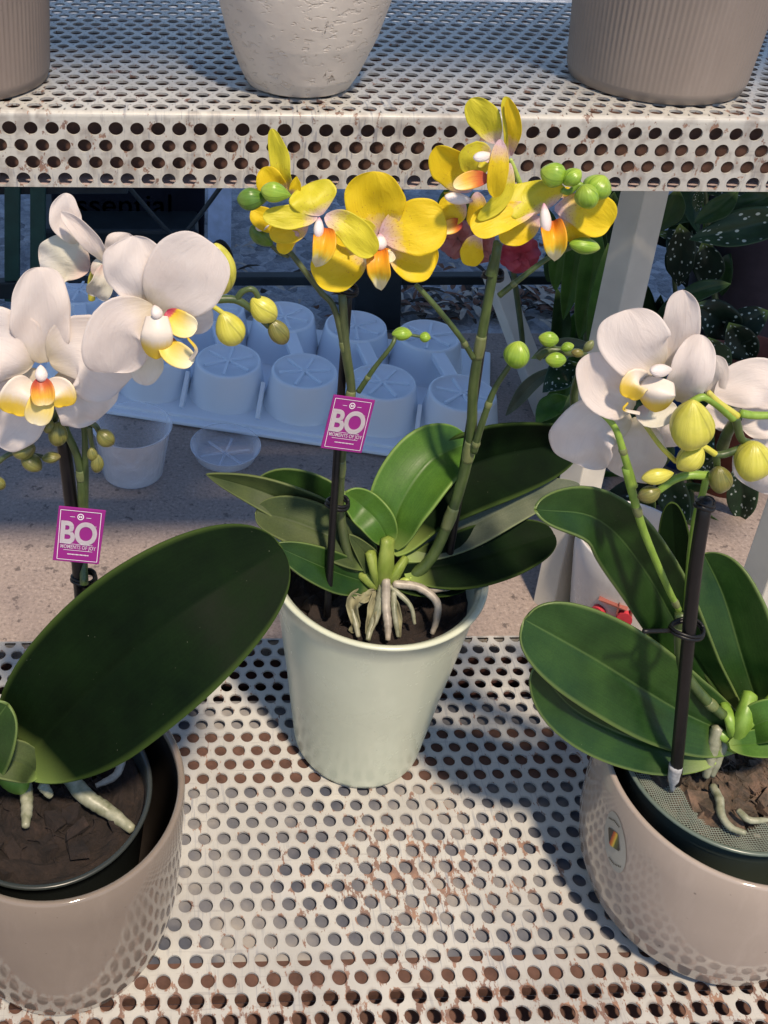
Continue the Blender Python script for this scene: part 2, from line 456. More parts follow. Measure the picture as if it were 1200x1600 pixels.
M_lip_y = lip_mat('orange_lip', [(.0, (.50, .10, .01)), (.2, (.82, .30, .01)), (.42, (.88, .52, .015)), (.56, (.90, .74, .10)), (.68, (.87, .80, .50)), (1, (.86, .80, .58))], nz=.35)
M_lip_w = lip_mat('cream_lip', [(.0, (.78, .70, .62)), (.5, (.84, .76, .66)), (.74, (.82, .60, .08)), (1, (.82, .58, .03))], nz=.15)
M_lip_w2 = lip_mat('yellow_cream_lip', [(.0, (.42, .03, .10)), (.16, (.60, .10, .10)), (.22, (.80, .56, .03)), (.6, (.83, .66, .20)), (1, (.84, .78, .58))], nz=.2)
M_lip_r = lip_mat('red_throat_lip', [(.0, (.32, .02, .06)), (.35, (.60, .14, .03)), (.7, (.82, .50, .05)), (1, (.84, .74, .40))], nz=.35)
M_col = petal_mat('column_white', (.82, .74, .72), (.86, .80, .78), (.62, .30, .42), 0, .25, None, .4, .15)
M_col_w = petal_mat('column_cream', (.80, .72, .68), (.85, .78, .74), (.80, .70, .68), 0, .15, None, .4, .15)
M_budg = bud_mat('green_bud', (.16, .30, .02), (.30, .46, .05), (.42, .52, .07))
M_budg2 = bud_mat('dark_green_bud', (.05, .13, .015), (.12, .24, .03), (.20, .30, .04))
M_budy = bud_mat('yellow_green_bud', (.48, .46, .05), (.62, .58, .10), (.66, .58, .14))
M_budo = bud_mat('olive_bud', (.12, .13, .025), (.22, .20, .05), (.16, .11, .05))
M_stem = stem_mat('green_spike', (.035, .062, .018), (.085, .125, .034))
M_stemb = stem_mat('bright_green_spike', (.16, .28, .03), (.26, .40, .06))
M_stemd = stem_mat('dark_olive_spike', (.045, .07, .025), (.10, .12, .045))
M_node = stem_mat('node_sheath', (.11, .14, .045), (.20, .22, .09))
M_root = stem_mat('aerial_root', (.22, .19, .15), (.46, .41, .33))
M_rootg = stem_mat('greenish_root', (.15, .16, .09), (.36, .36, .26))
M_crownb = stem_mat('bright_leaf_crown', (.13, .25, .025), (.24, .38, .06))
M_crown = stem_mat('leaf_crown', (.30, .42, .06), (.48, .58, .14))
M_leaf = leaf_mat('orchid_leaf', (.011, .037, .007), (.025, .066, .012), (.16, .23, .07), .30)
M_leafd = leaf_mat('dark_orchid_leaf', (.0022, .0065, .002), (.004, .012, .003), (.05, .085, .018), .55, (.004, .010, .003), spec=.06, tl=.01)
M_leafb = leaf_mat('bright_orchid_leaf', (.040, .11, .013), (.075, .17, .022), (.22, .34, .08), .34)
M_leafu = leaf_mat('leaf_underside', (.07, .09, .06), (.12, .14, .095), (.20, .24, .12), .5, (.08, .10, .06))
M_leafo = leaf_mat('olive_leaf_underside', (.025, .045, .015), (.06, .085, .025), (.16, .20, .07), .5, (.05, .07, .03))
M_bego = leaf_mat('spotted_leaf', (.010, .030, .014), (.022, .055, .024), (.05, .10, .04), .35, (.03, .06, .03), (6, 11, 1))
M_bego2 = leaf_mat('dark_spotted_leaf', (.006, .016, .010), (.014, .030, .016), (.03, .05, .03), .4, (.02, .03, .02), (6, 10, 1))
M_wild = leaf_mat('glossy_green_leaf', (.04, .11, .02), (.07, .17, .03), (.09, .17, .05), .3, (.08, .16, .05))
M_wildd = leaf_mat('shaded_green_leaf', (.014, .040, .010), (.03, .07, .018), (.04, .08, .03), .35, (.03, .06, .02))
M_tray = NT('white_moulded_plastic'); M_tray.col((.76, .84, .93)); M_tray.set(Roughness=.27); M_tray.bump(M_tray.noise(M_tray.obj, 30, 2), .08, .001); M_tray.b.inputs['Subsurface Weight'].default_value = 0; M_tray = M_tray.m
def clear_mat():
    t = NT('clear_plastic'); t.col((.85, .9, 1)); t.set(Roughness=.08)
    t.bump(t.noise(t.obj, 45, 3), .9, .004)
    tr = t.n('ShaderNodeBsdfTransparent'); lw = t.n('ShaderNodeLayerWeight'); lw.inputs[0].default_value = .35
    f = t.math('ADD', t.math('MULTIPLY', lw.outputs[1], .8), .05)
    mx = t.n('ShaderNodeMixShader'); t.l(f, mx.inputs[0]); t.l(tr.outputs[0], mx.inputs[1]); t.l(t.b.outputs[0], mx.inputs[2]); t.l(mx.outputs[0], t.out.inputs[0]); return t.m
M_clear = clear_mat()

def ground_mat():
    t = NT('speckled_concrete')
    b = t.ramp(t.noise(t.pos, 6, 5), [(.3, (.22, .185, .165)), (.7, (.34, .29, .26))])
    agg = t.noise(t.pos, 240, 3, .7)
    g = t.ramp(agg, [(.3, (.10, .075, .065)), (.45, (.28, .215, .18)), (.6, (.36, .28, .24)), (.72, (.56, .47, .40))])
    b = t.mix(.6, b, g)
    pit = t.ramp(t.noise(t.pos, 75, 3, .6), [(.62, 0), (.68, 1)])
    b = t.mix(t.math('MULTIPLY', pit, .75), b, (.07, .055, .05))
    b = t.mix(t.math('MULTIPLY', t.ramp(t.noise(t.pos, 10, 3), [(.5, 0), (.8, 1)]), .5), b, (.14, .11, .11))
    t.col(b); t.set(Roughness=.7); t.bump(t.noise(t.pos, 130, 5), .4, .002); return t.m
def gravel_mat():
    t = NT('grey_gravel')
    v = t.noise(t.pos, 120, 4, .75)
    b = t.ramp(v, [(.35, (.09, .10, .115)), (.52, (.30, .32, .35)), (.7, (.62, .65, .70))])
    b = t.mix(.55, b, t.ramp(t.vor(t.pos, 42, 'Color'), [(.1, (.10, .12, .15)), (.5, (.36, .41, .48)), (.9, (.74, .79, .86))]))
    b = t.mix(t.ramp(t.noise(t.pos, 5, 4), [(.4, 0), (.7, .6)]), b, (.18, .21, .26))
    t.col(b); t.set(Roughness=.85); t.bump(t.math('ADD', t.math('MULTIPLY', t.vor(t.pos, 42), -1), t.noise(t.pos, 120, 4, .75)), .8, .010); return t.m

# ------------------------------------------------------------------ setting
GZ = -0.15
mb = MB(); mb.add([(-60, -20, GZ-.012), (60, -20, GZ-.012), (60, 120, GZ-.012), (-60, 120, GZ-.012)], [(0, 1, 2, 3)])
tag(build('ground', mb, gravel_mat(), smooth=False), kind='structure')
mb = MB(); box(mb, (.3, -2.1, GZ-.03), 9.4, 7.2, .06)
tag(build('pavement', mb, ground_mat(), smooth=False, bevel=.004), kind='structure')

AW0, AW1 = -.02, 1.04  # front and back edge of the added canopy, set by where its shade falls
# ------------------------------------------------------------------ perforated shelves
S = .015; HR = S*sqrt(3)/2; SIX = 4
def hexcell(mb, o, U, W, N, cx, cy, r, th, lo=None, hi=None, flatlo=None, flathi=None, close=False, seg=24):
    """cell of the perforated sheet at (cx,cy) in plane (o,U,W) with normal N; lo/hi clip, flatlo/flathi square the outline off."""
    outer = []; inner = []
    R = S/sqrt(3)
    for k in range(seg):
        a = 2*pi*k/seg+pi/6
        kk = k*6/seg; i = int(kk); f = kk-i
        a0 = pi/6+i*pi/3; a1 = a0+pi/3
        x = R*(cos(a0)*(1-f)+cos(a1)*f); y = R*(sin(a0)*(1-f)+sin(a1)*f)
        if flathi is not None and y > R*.5-1e-6: y = flathi-cy
        if flatlo is not None and y < -R*.5+1e-6: y = flatlo-cy
        outer.append([cx+x, cy+y]); inner.append([cx+r*cos(a), cy+r*sin(a)])
    for L in (outer, inner):
        for p in L:
            if hi is not None: p[1] = min(p[1], hi)
            if lo is not None: p[1] = max(p[1], lo)
    P = lambda p, d: o+U*p[0]+W*p[1]-N*d
    vs = [P(p, 0) for p in outer]+[P(p, 0) for p in inner]+[P(p, th) for p in inner]+[P(p, th) for p in outer]
    fs = []
    for k in range(seg):
        q = (k+1) % seg
        fs.append((k, q, seg+q, seg+k)); fs.append((seg+k, seg+q, 2*seg+q, 2*seg+k)); fs.append((2*seg+k, 2*seg+q, 3*seg+q, 3*seg+k))
    mb.add(vs, fs)
TH = .0018
X1, Y1, Z1 = V((1, 0, 0)), V((0, 1, 0)), V((0, 0, 1))
rr = random.Random(3)
def perforated(x0, x1, y0, rows, xoff, z, front, back, back_half=False, seg=24, r=.0050):
    mb = MB(); o = V((0, 0, z))
    for j in range(rows):
        cy = y0+HR*j
        sx = (xoff+.5*S*j) % S
        n0 = math.floor((x0-sx)/S); n1 = math.ceil((x1-sx)/S)
        for i in range(n0, n1+1):
            hexcell(mb, o, X1, Y1, Z1, sx+i*S, cy, r*rr.uniform(.96, 1.05), TH, flatlo=front if j == 0 else None,
                    flathi=back if (j == rows-1 and not back_half) else None, hi=back if back_half and j == rows-1 else None, seg=seg)
    return mb
def add_flange(mb, x0, x1, yf, ztop, zfirst, rows, xoff, zbot, rb, seg=24, r=.0050):
    """vertical front flange with a rolled edge rb"""
    o = V((0, yf, 0))
    for j in range(rows):
        cz = zfirst-HR*j
        sx = (xoff+.5*S*j) % S
        n0 = math.floor((x0-sx)/S); n1 = math.ceil((x1-sx)/S)
        for i in range(n0, n1+1):
            hexcell(mb, o, X1, Z1, -Y1, sx+i*S, cz, r*rr.uniform(.97, 1.04), TH, flathi=(ztop-rb) if j == 0 else None, flatlo=zbot if j == rows-1 else None, seg=seg)
    # rolled edge, slightly longer than the sheet
    vs = []; fs = []; n = 6; NX = 60
    for a_ in range(n+1):
        a = a_/n*pi/2
        y = yf+rb-rb*cos(a); zz = ztop-rb+rb*sin(a)
        for k in range(NX+1):
            vs.append(V((x0-.01+(x1-x0+.02)*k/NX, y, zz)))
    for a_ in range(n):
        for k in range(NX):
            q = a_*(NX+1)+k; fs.append((q, q+1, q+NX+2, q+NX+1))
    mb.add(vs, fs)

# lower shelf: rows from .377 up to the half row at the back edge
low = thing('display_shelf', 'cream perforated metal shelf nearest the viewer, carrying the sage and two taupe orchid pots', 'shelf', (.25, .55, 0), 'perforated display shelves')
LX0, LX1 = -.36, .66
Y00 = .402984-HR*2
jb = 26
mb = perforated(LX0, LX1, Y00, jb+1, .03008-S*2*.5, 0, Y00-HR*.55, .402984+HR*24+.0005, back_half=True)
add_flange(mb, LX0, LX1, Y00-HR*.55-.004, 0, -.011, 4, .005, -.011-HR*3-.006, .004, seg=12)
build('shelf_panel', mb, M_shelf, low, smooth=False)
YB = .402984+HR*24+.0005
mb = MB(); box(mb, (.15, YB+.001, -.02), LX1-LX0+.02, .002, .0401)
build('back_lip', mb, M_shelf, low, smooth=False)
mb = MB()
box(mb, (.15, .4185, -.0075), 1.03, .022, .009); box(mb, (.15, .392, -.020), 1.03, .034, .009)       # front bar right below the sheet
build('support_bar', mb, M_rust, low, smooth=False)
mb = MB(); box(mb, (.15, .594, -.0085), 1.03, .050, .012)
build('support_bar', mb, M_rust, low, smooth=False)
mb = MB(); box(mb, (.15, .697, -.028), 1.03, .03, .012); box(mb, (.15, .668, -.035), 1.03, .012, .03)
build('support_bar', mb, M_rustdark, low, smooth=False)
mb = MB(); box(mb, (.15, .5, -.011), 1.03, .14, .012); box(mb, (.15, .637, -.012), 1.03, .034, .008)
build('under_board', mb, M_board, low, smooth=False)
for x in (-.33, .63):
    for y in (.40, .70):
        mb = MB(); box(mb, (x, y, -.095), .03, .03, .10)
        build('leg', mb, M_post, low, smooth=False, bevel=.002)

# upper shelf
UZ = .503
upp = thing('display_shelf', 'cream perforated metal shelf across the top with a four row perforated front lip', 'shelf', (.3, .9, GZ), 'perforated display shelves')
UX0, UX1 = -.42, .78
FY = .7333
ufz = .49032; UY0 = FY+.004+HR*.5
rowsU = 24
mb = perforated(UX0, UX1, UY0+.001, rowsU, .004, UZ, FY+.004, UY0+HR*(rowsU-1)+.008, seg=20)
add_flange(mb, UX0, UX1, FY, UZ, ufz, 4, (-.118049) % S, ufz-HR*3-.0062, .004)
build('shelf_panel', mb, M_shelfU, upp, smooth=False)
mb = MB(); box(mb, (.18, FY+.0145, ufz-HR*3-.0058), UX1-UX0, .025, .0016)
build('bottom_lip', mb, simple('dusty_pink_paint', (.42, .33, .31), .5, .15, 60, .2), upp, smooth=False)
mb = MB(); box(mb, (.18, FY+.012, UZ-.0285), UX1-UX0, .005, .042); box(mb, (.18, FY+.030, UZ-.0085), UX1-UX0, .030, .006)
build('support_bar', mb, M_rust, upp, smooth=False)
mb = MB()
for yy in (.83, .90, .97, 1.03): box(mb, (.18, yy, UZ-.03), UX1-UX0, .045, .015)
build('support_slat', mb, M_rustdark, upp, smooth=False)
# legs: right rear one and right front one (seen left of the right pot and at the right edge)
def leg_between(a, b, w, d, Xd=V((1, 0, 0)), m=None, parent=upp, name='leg'):
    mb = MB(); beam(mb, a, b, w, d, Xd); return build(name, mb, m or M_post, parent, smooth=False, bevel=.0015)
a_ = at(1008, 296, .99); b_ = atz(866, 940, GZ)
leg_between(a_+V((0, 0, .02)), b_+(b_-a_)*.02, .040, .028, V((.86, .5, 0)))
leg_between(V((.573, .765, UZ-.012)), V((.573, .765, GZ)), .040, .028, V((.92, .4, 0)))
leg_between(V((-.40, .765, UZ-.012)), V((-.40, .765, GZ)), .034, .034)
leg_between(V((-.40, 1.00, UZ-.012)), V((-.40, 1.00, GZ)), .034, .034)
# unseen canopy, added above the frame to shade the upper shelf and ground behind
aw = thing('added_shade_canopy', 'unseen off-white canopy added above the stand to shade the ground behind', 'canopy', (.3, 1.2, GZ))
mb = MB()
CN = 24
cv = [V((-2.6+5.8*i/CN, AW0+(AW1-AW0)*j/8, 2.2+.02*sin(i*.9)*sin(pi*j/8)+.12*j/8)) for j in range(9) for i in range(CN+1)]
mb.add(cv, [(j*(CN+1)+i, j*(CN+1)+i+1, (j+1)*(CN+1)+i+1, (j+1)*(CN+1)+i) for j in range(8) for i in range(CN)])
build('canvas', mb, simple('canvas_cloth', (.62, .64, .66), .8), aw, solid=.002)
for x_ in (-2.5, 3.1):
    for y_ in (AW0+.05, AW1-.05):
        mb = MB(); box(mb, (x_, y_, 1.0), .04, .04, 2.3); build('pole', mb, M_post, aw, smooth=False)
# diagonal brace of light painted wood seen behind the right hand spike
tb = thing('trestle_leg', 'pale grey slanted trestle board between the white tray and the green leaves', 'board', atz(870, 700, GZ))
mb = MB(); beam(mb, at(772, 425, 1.42), at(872, 690, 1.24), .034, .02, V((.9, .4, 0))); build('slanted_board', mb, M_post, tb, smooth=False, bevel=.002)
mb = MB(); beam(mb, at(845, 560, 1.36), at(905, 620, 1.30), .05, .012, V((.9, .4, 0))); build('cross_board', mb, M_post, tb, smooth=False, bevel=.002)

# ------------------------------------------------------------------ ceramic pots
def pot(name, label, cx, cy, prof, wall, mat, z0=0, group='glazed ceramic plant pots', seg=96, wob=0, inner_mat=None):
    t = thing(name, label, 'pot', (cx, cy, z0), group)
    r_top, z_top = prof[-1]
    fine = [prof[0]]
    for (ra, za), (rb_, zb) in zip(prof, prof[1:]):
        L_ = sqrt((rb_-ra)**2+(zb-za)**2)
        if L_ > .007:
            e_ = .0012/L_
            fine += [(ra+(rb_-ra)*e_, za+(zb-za)*e_), (ra+(rb_-ra)*(1-e_), za+(zb-za)*(1-e_))] if za < .02 else []
        fine.append((rb_, zb))
    p = [(0.001, prof[0][1])]+fine
    # rolled rim then the inner wall down to the floor
    p += [(r_top-.0006, z_top+.0012), (r_top-wall*.4, z_top+.002), (r_top-wall+.0006, z_top+.0012), (r_top-wall, z_top)]
    inner = [(r-wall, z) for r, z in reversed(prof[1:-1]) if z > z_top*.15]
    inner += [(prof[2][0]-wall-.001, prof[2][1]+.006), (.001, prof[2][1]+.006)]
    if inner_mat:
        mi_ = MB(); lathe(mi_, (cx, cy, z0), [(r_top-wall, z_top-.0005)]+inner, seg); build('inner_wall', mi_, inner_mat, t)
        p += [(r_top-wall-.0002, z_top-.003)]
    else: p += inner
    mb = MB(); lathe(mb, (cx, cy, z0), p, seg, wob=wob)
    o = build('pot_body', mb, mat, t)
    return t, o
# centre: tall sage tapered pot
CX, CY = .1518, .6095
pot('ceramic_pot', 'tall tapered sage green glazed pot in the centre of the lower shelf', CX, CY,
    [(.048, .0005), (.0508, .002), (.0525, .006), (.0545, .02), (.0625, .08), (.0700, .13), (.0758, .17), (.0794, .188), (.0812, .1895), (.0824, .1905)], .0050, M_sage, .0004)
# left squat taupe pot
LCX, LCY = -.0747, .4575
M_inner = simple('dark_unlit_glaze', (.022, .018, .016), .35, .2, 40)  # near-black: the shade inside the pots is put into this colour
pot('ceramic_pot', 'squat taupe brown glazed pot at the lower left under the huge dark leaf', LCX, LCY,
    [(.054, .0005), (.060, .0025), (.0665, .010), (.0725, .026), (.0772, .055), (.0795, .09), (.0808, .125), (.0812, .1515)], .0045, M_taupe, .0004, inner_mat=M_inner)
RCX, RCY = .3800, .4745
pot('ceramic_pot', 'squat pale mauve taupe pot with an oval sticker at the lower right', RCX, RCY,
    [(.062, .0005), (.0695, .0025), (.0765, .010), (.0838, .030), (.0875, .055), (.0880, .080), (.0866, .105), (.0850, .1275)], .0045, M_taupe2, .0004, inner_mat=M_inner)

# oval sticker on the right pot
def on_pot(px, py, cx, cy, r):
    d = ray(px, py); o = CAM
    # intersection with a vertical cylinder
    A = d.x**2+d.y**2; B = 2*((o.x-cx)*d.x+(o.y-cy)*d.y); Cc = (o.x-cx)**2+(o.y-cy)**2-r*r
    s = (-B-sqrt(max(0, B*B-4*A*Cc)))/(2*A); return o+d*s
def sticker_pt(a, z, r): return V((RCX+r*cos(a), RCY+r*sin(a), z))
q = on_pot(960, 1316, RCX, RCY, .0878)
sa = math.atan2(q.y-RCY, q.x-RCX); sz = q.z
def rad_at(z):
    pr = [(.0765, .010), (.0838, .030), (.0875, .055), (.0880, .080), (.0866, .105), (.0850, .1275)]
    for (r0, z0), (r1, z1) in zip(pr, pr[1:]):
        if z <= z1: return r0+(r1-r0)*max(0, (z-z0))/(z1-z0)
    return pr[-1][0]
st = thing('oval_sticker', 'clear white oval sticker with a small striped square on the right taupe pot', 'sticker', tuple(sticker_pt(sa, sz, .0878)))
def patch(mb, da0, z0, hw, hh, oval, lift, rot=0, mi=0, n=10):
    vs = []; fs = []; uv = []
    K = 28; Rn = 6
    for i in range(Rn+1):
        for k in range(K):
            a = 2*pi*k/K; rr_ = i/Rn
            if oval: x, y = hw*rr_*cos(a), hh*rr_*sin(a)
            else:
                c_, s_ = cos(a), sin(a); m_ = max(abs(c_), abs(s_)); x, y = hw*rr_*c_/m_, hh*rr_*s_/m_
            x, y = x*cos(rot)-y*sin(rot), x*sin(rot)+y*cos(rot)
            z = sz+z0+y; r = rad_at(z)+lift
            vs.append(sticker_pt(sa+(da0+x)/.0875, z, r)); uv.append((.5+.5*x/hw, .5+.5*y/hh))
    for i in range(Rn):
        for k in range(K):
            k2 = (k+1) % K; fs.append((i*K+k, i*K+k2, (i+1)*K+k2, (i+1)*K+k))
    mb.add(vs, fs, uv, mi)
M_stick = ceramic('sticker_film', (.33, .32, .275), .35, .1)
mb = MB(); patch(mb, 0, 0, .0108, .0215, True, .0006, rot=radians(22)); build('sticker_film', mb, M_stick, st)
t_ = NT('sticker_stripes'); t_.col(t_.ramp(t_.sep(t_.uv)[0], [(0, (.02, .02, .015)), (.28, (.02, .02, .015)), (.32, (.30, .02, .01)), (.5, (.65, .22, .02)), (.62, (.70, .50, .05)), (.72, (.10, .12, .02)), (1, (.03, .03, .02))])); t_.set(Roughness=.4)
mb = MB(); patch(mb, -.001, .002, .0052, .0062, False, .0011, rot=radians(28)); build('stripe_print', mb, t_.m, st)
mb = MB()
for k in range(-4, 5): patch(mb, k*.0012+.0055, -.0150+abs(k)*.0004+k*.0005, .0004, .0007, False, .0011)
for k in range(-4, 5): patch(mb, k*.0012-.0055, .0150-abs(k)*.0004+k*.0005, .0004, .0007, False, .0011)
build('rim_print', mb, simple('sticker_ink', (.05, .05, .04), .5), st)

# pots on the upper shelf
M_crackle = NT('pitted_white_clay')
cr = M_crackle
w1 = cr.ramp(cr.vor(cr.map(cr.obj, (1, 1, .7)), 34, 'Distance', 'DISTANCE_TO_EDGE'), [(0, 1), (.02, 0)])
w2 = cr.math('MULTIPLY', cr.ramp(cr.noise(cr.map(cr.obj, (60, 60, 16)), 1, 5, .7), [(.66, 0), (.70, 1)]), cr.ramp(cr.noise(cr.obj, 16, 2), [(.5, 0), (.58, 1)]))
pits = cr.ramp(cr.noise(cr.map(cr.obj, (1, 1, 2)), 110, 3), [(.58, 0), (.64, 1)])
cr.col(cr.mix(cr.math('MULTIPLY', w2, .4), cr.ramp(cr.noise(cr.obj, 20, 4), [(.3, (.60, .52, .44)), (.7, (.70, .62, .53))]), (.22, .17, .13)))
cr.set(Roughness=.55)
cr.bump(cr.math('SUBTRACT', cr.math('MULTIPLY', cr.noise(cr.obj, 45, 5), .5), cr.math('ADD', w2, cr.math('MULTIPLY', pits, .3))), .8, .0025)
pot('ceramic_pot', 'cracked off-white clay pot with rounded foot, middle of the three on the top shelf', .0930, .8010,
    [(.036, .0005), (.040, .002), (.0455, .012), (.0565, .040), (.0660, .075), (.0710, .11), (.071, .14), (.070, .16)], .005, M_crackle.m, UZ+.0003, 'pots along the top shelf', wob=.004)
def ribbed(cx, cy, prof, label, mat, ribs=110, depth=.016):
    t = thing('ribbed_pot', label, 'pot', (cx, cy, UZ), 'pots along the top shelf')
    seg = ribs*4; vs = []; fs = []; pr = prof+[(prof[-1][0]-.003, prof[-1][1]+.002), (prof[-1][0]-.005, prof[-1][1]), (prof[2][0]-.006, .012)]
    pr = [(.001, .0)]+pr+[(.001, .012)]
    for i, (r, z) in enumerate(pr):
        rib = 1 if 4 < i < len(prof)+1 else 0
        for k in range(seg):
            a = 2*pi*k/seg; R_ = r*(1-rib*depth*(.5+.5*cos(pi*k/2)))
            vs.append(V((cx+R_*cos(a), cy+R_*sin(a), UZ+.0003+z)))
    for i in range(len(pr)-1):
        for k in range(seg):
            k2 = (k+1) % seg; fs.append((i*seg+k, i*seg+k2, (i+1)*seg+k2, (i+1)*seg+k))
    mb = MB(); mb.add(vs, fs); build('pot_body', mb, mat, t); return t
M_ribA = ceramic('grey_taupe_matt', (.29, .235, .195), .45, .15); M_ribB = ceramic('brown_taupe_matt', (.24, .19, .16), .5, .15)
ribbed(.3760, .8200, [(.062, .0), (.0655, .0015), (.0678, .009), (.0679, .010), (.072, .06), (.0755, .12), (.0775, .16)], 'vertically ribbed grey taupe pot at the right of the top shelf', M_ribA)
ribbed(-.1650, .8060, [(.064, .0), (.0675, .0015), (.0692, .009), (.0693, .010), (.0715, .06), (.073, .12), (.074, .16)], 'finely ribbed brown taupe pot cut off at the left of the top shelf', M_ribB)

# ------------------------------------------------------------------ orchid builders
def PT(pts, Y, k=(0, 0, 1)):
    """crop coordinates -> world points; each point (x,y[,dY])"""
    ox, oy, s = k
    return [at(ox+p[0]/s, oy+p[1]/s, Y+(p[2] if len(p) > 2 else 0)) for p in pts]
def flower(plant, Y, k, pieces, name='flower', label=None):
    """pieces: (part, pts, width, opts)"""
    fx = PT([pieces[0][1][0]], Y, k)[0]
    e = part_empty(name, plant, fx)
    if label: e['label'] = label
    s = k[2]; order = 0
    for part, pts, W, o in pieces:
        o = dict(o); mat = o.pop('mat')
        order += 1
        mb = MB(); W_ = W/s
        P = PT([(p[0], p[1], (p[2] if len(p) > 2 else 0)-.0006*order) for p in pts], Y, k)
        if part == 'column':
            r = W_/2*.84*m_per_px(P[0]); blob(mb, P[0], P[-1], r, tip=.60, flat=.85, lobes=.06, pw=.48)
            build('column', mb, mat, e)
        else:
            solid = o.pop('solid', .0005)
            blade(mb, P, W_, **o)
            build(part, mb, mat, e, solid=solid)
    return e
def bud(plant, Y, k, a, b, w, mat=None, tip=.5):
    P = PT([a, b], Y, k); mb = MB(); blob(mb, P[0], P[1], w/k[2]/2*m_per_px(P[0]), tip=tip, lobes=.09, seg=24, n=18)
    return build('bud', mb, mat or M_budg, plant)
def spike(plant, Y, k, pts, w0, w1, mat=None, name='flower_spike', n=30, nodes=()):
    P = PT(pts, Y, k); mb = MB(); m = m_per_px(P[0])/k[2]/2
    tube(mb, P, [w0*m, w1*m], 12, n, noise=.03)
    o = build(name, mb, mat or M_stem, plant)
    ev = catmull(P, 10)
    for u in nodes:
        nb = MB(); r = (w0+(w1-w0)*u)*m
        a = ev(max(0, u-.025)); c = ev(min(1, u+.035))
        tube(nb, [a, a.lerp(c, .5), c], [r*1.06, r*1.2, r*1.04], 12, 8)
        build('node', nb, M_node, o)
    return o
def orchid_leaf(plant, pts, W, mat, Y, k=(0, 0, 1), **o):
    P = PT(pts, Y, k); mb = MB()
    d = dict(a=.5, b=.42, bw=.22, cup=.10, fold=.12, ruf=.008, nu=34, nv=28, groove=.018); d.update(o)
    solid = d.pop('solid', .0016)
    blade(mb, P, W/k[2], **d); return build('leaf', mb, mat, plant, solid=solid)
def root(plant, pts, w, mat, Y, k=(0, 0, 1)):
    P = PT(pts, Y, k); mb = MB(); r = w/k[2]/2*m_per_px(P[0])
    tube(mb, P, [r, r*1.1, r, r*.9, r*.6], 10, 26, noise=.07); return build('root', mb, mat, plant)
def substrate(plant, c, r, z, mat=None, rough=.006, name='bark_substrate', chunks=24):
    mb = MB(); vs = []; fs = []; uv = []; K = 60; Rn = 26; rg = random.Random(int(r*1e5))
    for i in range(Rn+1):
        for k in range(K):
            a = 2*pi*k/K; q = r*i/Rn
            h = rough*(sin(q*420+a*3)+sin(a*7+q*200)*.7)*.35*(1 if i < Rn else 0)+rg.uniform(-1, 1)*rough*.22
            vs.append(V((c[0]+q*cos(a), c[1]+q*sin(a), z+h))); uv.append((0, 0))
    for i in range(Rn):
        for k in range(K):
            k2 = (k+1) % K; fs.append((i*K+k, i*K+k2, (i+1)*K+k2, (i+1)*K+k))
    mb.add(vs, fs, uv)
    # chunks of bark
    for _ in range(chunks):
        a = rg.uniform(0, 2*pi); q = r*sqrt(rg.random())*.82; p = V((c[0]+q*cos(a), c[1]+q*sin(a), z+rg.uniform(-.001, .004)))
        box(mb, p, rg.uniform(.007, .024), rg.uniform(.005, .014), rg.uniform(.003, .008), V((rg.uniform(-1, 1), rg.uniform(-1, 1), rg.uniform(-.4, .4))), V((rg.uniform(-.5, .5), rg.uniform(-.5, .5), 1)))
        for vi in range(len(mb.v)-8, len(mb.v)): mb.v[vi] = mb.v[vi]+V((rg.uniform(-1, 1), rg.uniform(-1, 1), rg.uniform(-1, 1)))*.0022
    for _ in range(chunks*2):
        a = rg.uniform(0, 2*pi); q = r*sqrt(rg.random())*.65; p = V((c[0]+q*cos(a), c[1]+q*sin(a), z+rg.uniform(.001, .004))); L_ = rg.uniform(.005, .016); a2 = rg.uniform(0, 2*pi)
        tube(mb, [p, p+V((L_*.5*cos(a2), L_*.5*sin(a2), rg.uniform(0, .003))), p+V((L_*cos(a2+.4), L_*sin(a2+.4), 0))], [.0006, .0003], 5, 5)
    return build(name, mb, mat or M_bark, plant, smooth=False)
def liner(plant, c, r, z1, z0, mat, wall=.0012):
    mb = MB(); lathe(mb, (c[0], c[1], 0), [(r*.80, z0), (r*.97, z1-.012), (r*.985, z1-.010), (r*.99, z1-.002), (r*1.02, z1-.001), (r*1.03, z1+.0008), (r*1.02, z1+.002), (r*.985, z1+.0015), (r*.965, z1-.003), (r*.95, z1-.012), (r*.79, z0+.001)], 72)
    return build('growing_pot', mb, mat, plant)
def stake(label, pts, Y, w, m_tip=None, group=None):
    P = [at(x, y, Yk) for (x, y, Yk) in pts]
    t = thing('support_stake', label, 'plant stake', tuple(P[0]), group or 'black plastic plant stakes')
    r = w/2*m_per_px(P[0]); mb = MB(); tube(mb, P, [r, r], 10, 20); build('rod', mb, M_black, t)
    return t, P, r
def clip(t, px, py, Y, w, h=10, tailx=0):
    c = at(px, py, Y); m = m_per_px(c); mb = MB()
    R_ = w/2*m
    pts = [c+V((R_*cos(a), R_*.75*sin(a), .001*sin(a*2))) for a in [2*pi*i/14 for i in range(15)]]
    tube(mb, pts, h*.30*m, 8, 40)
    pts2 = [p+V((0, 0, h*.5*m)) for p in pts]; tube(mb, pts2, h*.22*m, 8, 40)
    if tailx: tube(mb, [pts[7], pts[7]+V((tailx*m, -.004, .004))], h*.3*m, 8, 6)
    return build('clip', mb, M_black, t)

